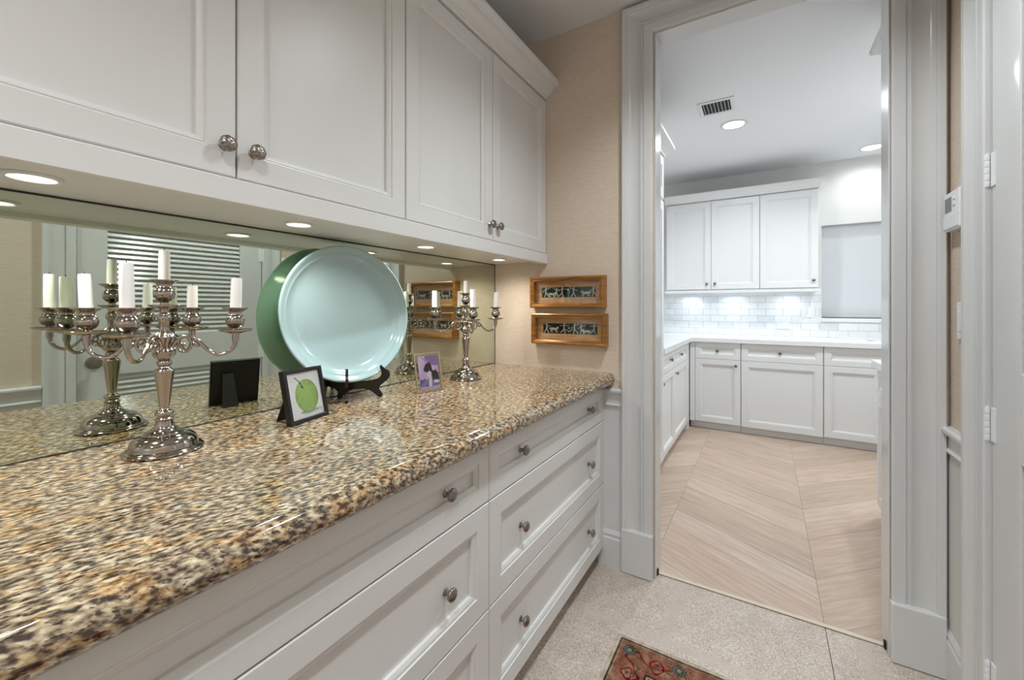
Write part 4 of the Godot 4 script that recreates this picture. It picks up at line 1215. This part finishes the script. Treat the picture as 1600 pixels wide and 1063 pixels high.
func dog_texture() -> Texture2D:
	var im := Image.create(168, 240, false, Image.FORMAT_RGB8)
	for y in 240:
		for x in 168:
			var u := x / 168.0
			var v := y / 240.0
			var c := Color8(214, 178, 224).lerp(Color8(226, 200, 232), sin(u * 9 + v * 5) * 0.5 + 0.5)
			if v < 0.30 and u > 0.35 - v * 0.2 + 0.0 and v < (u - 0.2) * 0.55: c = Color8(150, 124, 180)
			if v > 0.66 + 0.03 * sin(u * 12): c = Color8(112, 92, 142).lerp(Color8(150, 128, 178), sin(u * 14 + v * 21) * 0.5 + 0.5)
			if v > 0.90: c = Color8(196, 176, 208)
			im.set_pixel(x, y, c)
	stroke(im, Vector2(0.18, 0.02), Vector2(0.52, 0.24), 0.012, Color8(92, 62, 110))
	var blk := Color8(34, 28, 34)
	var wht := Color8(232, 224, 232)
	poly(im, [0.66, 0.30, 0.98, 0.55, 0.99, 0.78, 0.80, 0.72, 0.62, 0.70, 0.56, 0.55], blk)   # back
	ell(im, 0.49, 0.36, 0.21, 0.155, blk, 0.5)                                             # head
	poly(im, [0.50, 0.16, 0.64, 0.25, 0.70, 0.40, 0.58, 0.42], blk)
	ell(im, 0.30, 0.40, 0.07, 0.06, blk)
	poly(im, [0.63, 0.24, 0.72, 0.34, 0.80, 0.40, 0.74, 0.47, 0.68, 0.42], wht)             # collar side
	poly(im, [0.36, 0.52, 0.52, 0.44, 0.62, 0.50, 0.60, 0.66, 0.50, 0.70, 0.42, 0.62], wht) # chest and muzzle
	ell(im, 0.36, 0.66, 0.06, 0.035, Color8(238, 204, 224))
	poly(im, [0.47, 0.64, 0.62, 0.62, 0.60, 0.86, 0.56, 0.92, 0.46, 0.92, 0.43, 0.86], wht) # front leg
	ell(im, 0.84, 0.78, 0.15, 0.05, wht)
	ell(im, 0.44, 0.33, 0.02, 0.015, Color8(120, 90, 80))
	return ImageTexture.create_from_image(im)


func figure(im: Image, x: float, y: float, s: float, pose: int, c: Color) -> void:
	# a small white relief figure; x, y of the hips, s its height as a share of the band
	var k := s / 4.3     # width unit: the band is about 4.3 times wider than high
	ell(im, x + 0.02 * k, y - 0.50 * s, 0.075 * k, 0.085 * s, c)
	stroke(im, Vector2(x, y - 0.40 * s), Vector2(x, y), 0.055 * k, c)
	var arms := [[Vector2(-0.35, -0.55), Vector2(0.38, -0.25)], [Vector2(-0.30, -0.10), Vector2(0.40, -0.50)], [Vector2(-0.40, -0.35), Vector2(0.42, -0.38)]]
	var legs := [[Vector2(-0.22, 0.42), Vector2(0.20, 0.42)], [Vector2(-0.10, 0.42), Vector2(0.30, 0.40)], [Vector2(-0.30, 0.36), Vector2(0.12, 0.42)]]
	for q in arms[pose]: stroke(im, Vector2(x, y - 0.36 * s), Vector2(x + q.x * k, y + q.y * s), 0.028 * k, c)
	for q in legs[pose]: stroke(im, Vector2(x, y), Vector2(x + q.x * k, y + q.y * s), 0.036 * k, c)


func beast(im: Image, x: float, y: float, s: float, dir: float, c: Color) -> void:
	var k := s / 4.3
	ell(im, x, y, 0.38 * k, 0.13 * s, c, 0.1 * dir)
	ell(im, x + dir * 0.40 * k, y - 0.12 * s, 0.12 * k, 0.11 * s, c)
	for q in [-0.3, -0.18, 0.16, 0.3]: stroke(im, Vector2(x + q * k, y), Vector2(x + (q + 0.08 * dir) * k, y + 0.36 * s), 0.03 * k, c)
	stroke(im, Vector2(x - dir * 0.36 * k, y), Vector2(x - dir * 0.58 * k, y - 0.2 * s), 0.02 * k, c)


func frieze_texture(k: int) -> Texture2D:
	var im := Image.create(430, 96, false, Image.FORMAT_RGB8)
	im.fill(Color8(20, 21, 20))
	var n := FastNoiseLite.new()
	n.seed = 8 + k
	n.frequency = 0.05
	for y in 96:
		for x in 430:
			if n.get_noise_2d(x, y) > 0.28: im.set_pixel(x, y, Color8(54, 56, 52))
	var c := Color8(232, 228, 214)
	if k == 0:
		figure(im, 0.08, 0.52, 0.85, 1, c)
		beast(im, 0.19, 0.62, 0.75, 1, c)
		figure(im, 0.285, 0.55, 0.8, 0, c)
		figure(im, 0.39, 0.52, 0.85, 2, c)
		ell(im, 0.50, 0.24, 0.02, 0.09, c)
		figure(im, 0.60, 0.54, 0.8, 0, c)
		beast(im, 0.83, 0.56, 0.85, -1, c)
		figure(im, 0.95, 0.52, 0.85, 1, c)
	else:
		figure(im, 0.07, 0.52, 0.9, 0, c)
		beast(im, 0.20, 0.52, 0.85, 1, c)
		figure(im, 0.40, 0.52, 0.88, 2, c)
		ell(im, 0.49, 0.42, 0.016, 0.07, c)
		stroke(im, Vector2(0.43, 0.55), Vector2(0.49, 0.75), 0.006, c)
		stroke(im, Vector2(0.49, 0.75), Vector2(0.56, 0.5), 0.006, c)
		figure(im, 0.59, 0.52, 0.88, 1, c)
		figure(im, 0.71, 0.55, 0.8, 1, c)
		beast(im, 0.81, 0.66, 0.75, -1, c)
		figure(im, 0.935, 0.52, 0.88, 2, c)
	stroke(im, Vector2(0.0, 0.96), Vector2(1, 0.96), 0.004, Color8(190, 186, 172))
	return ImageTexture.create_from_image(im)


func rug_texture() -> Texture2D:
	var W := 448
	var H := 1280
	var im := Image.create(W, H, false, Image.FORMAT_RGB8)
	var px := 0.66 / W
	var n := FastNoiseLite.new()
	n.seed = 17
	n.frequency = 0.035
	for y in H:
		for x in W:
			var u := x * px
			var v := y * 1.9 / H
			var e := minf(minf(u, 0.66 - u), minf(v, 1.9 - v))     # distance to the nearest edge
			var c: Color
			if e < 0.012: c = Color8(178, 160, 142)
			elif e < 0.019: c = Color8(62, 58, 48)
			elif e < 0.024: c = Color8(140, 108, 84)
			elif e < 0.125:
				c = Color8(138, 98, 78).lerp(Color8(120, 78, 62), clampf(n.get_noise_2d(x * 0.6 + 300, y * 0.6) + 0.5, 0, 1))
				# scrolling vine and rosettes in the border
				var s := v if (u - e < 0.001 or absf(0.66 - u - e) < 0.001) else u
				var wave := 0.080 + 0.024 * sin(s * 46.0 + 1.0) + 0.006 * sin(s * 131.0)
				if absf(e - wave) < 0.0035 + 0.0015 * sin(s * 90.0): c = Color8(104, 30, 26)
				if absf(e - wave - 0.018 * sin(s * 70.0)) < 0.002: c = Color8(70, 66, 52)
				var cell := fposmod(s + 0.0135, 0.164) - 0.0685
				var q0 := Vector2(cell, e - 0.055)
				var d := q0.length() * 1.05
				var pet := sin(q0.angle() * 13.0)
				if d < 0.023 + 0.003 * pet: c = Color8(46, 58, 56)
				if d < 0.020 and pet > 0.2 and d > 0.012: c = Color8(104, 112, 92)
				if d < 0.0085: c = Color8(146, 112, 88)
				var cell2 := fposmod(s + 0.095, 0.164) - 0.082
				var d2 := Vector2(cell2, (e - 0.070) * 1.3).length()
				if absf(d2 - 0.021 - 0.004 * sin(atan2(e - 0.07, cell2) * 3.0)) < 0.003: c = Color8(112, 28, 24)
				elif d2 < 0.007: c = Color8(58, 62, 50)
			elif e < 0.131: c = Color8(52, 44, 38)
			elif e < 0.138: c = Color8(176, 138, 96)
			else:
				c = Color8(112, 50, 40)
				var q := Vector2(fposmod(u, 0.11) - 0.055, fposmod(v, 0.16) - 0.08)
				var dd := q.length()
				if dd < 0.04 + 0.008 * sin(q.angle() * 6.0): c = Color8(48, 56, 62)
				if dd < 0.026 + 0.005 * sin(q.angle() * 6.0): c = Color8(176, 112, 74)
				if dd < 0.012: c = Color8(94, 106, 78)
			var g := n.get_noise_2d(x, y) * 0.14 + rng.randf() * 0.14 - 0.07
			im.set_pixel(x, y, Color(c.r + g, c.g + g, c.b + g))
	return ImageTexture.create_from_image(im)
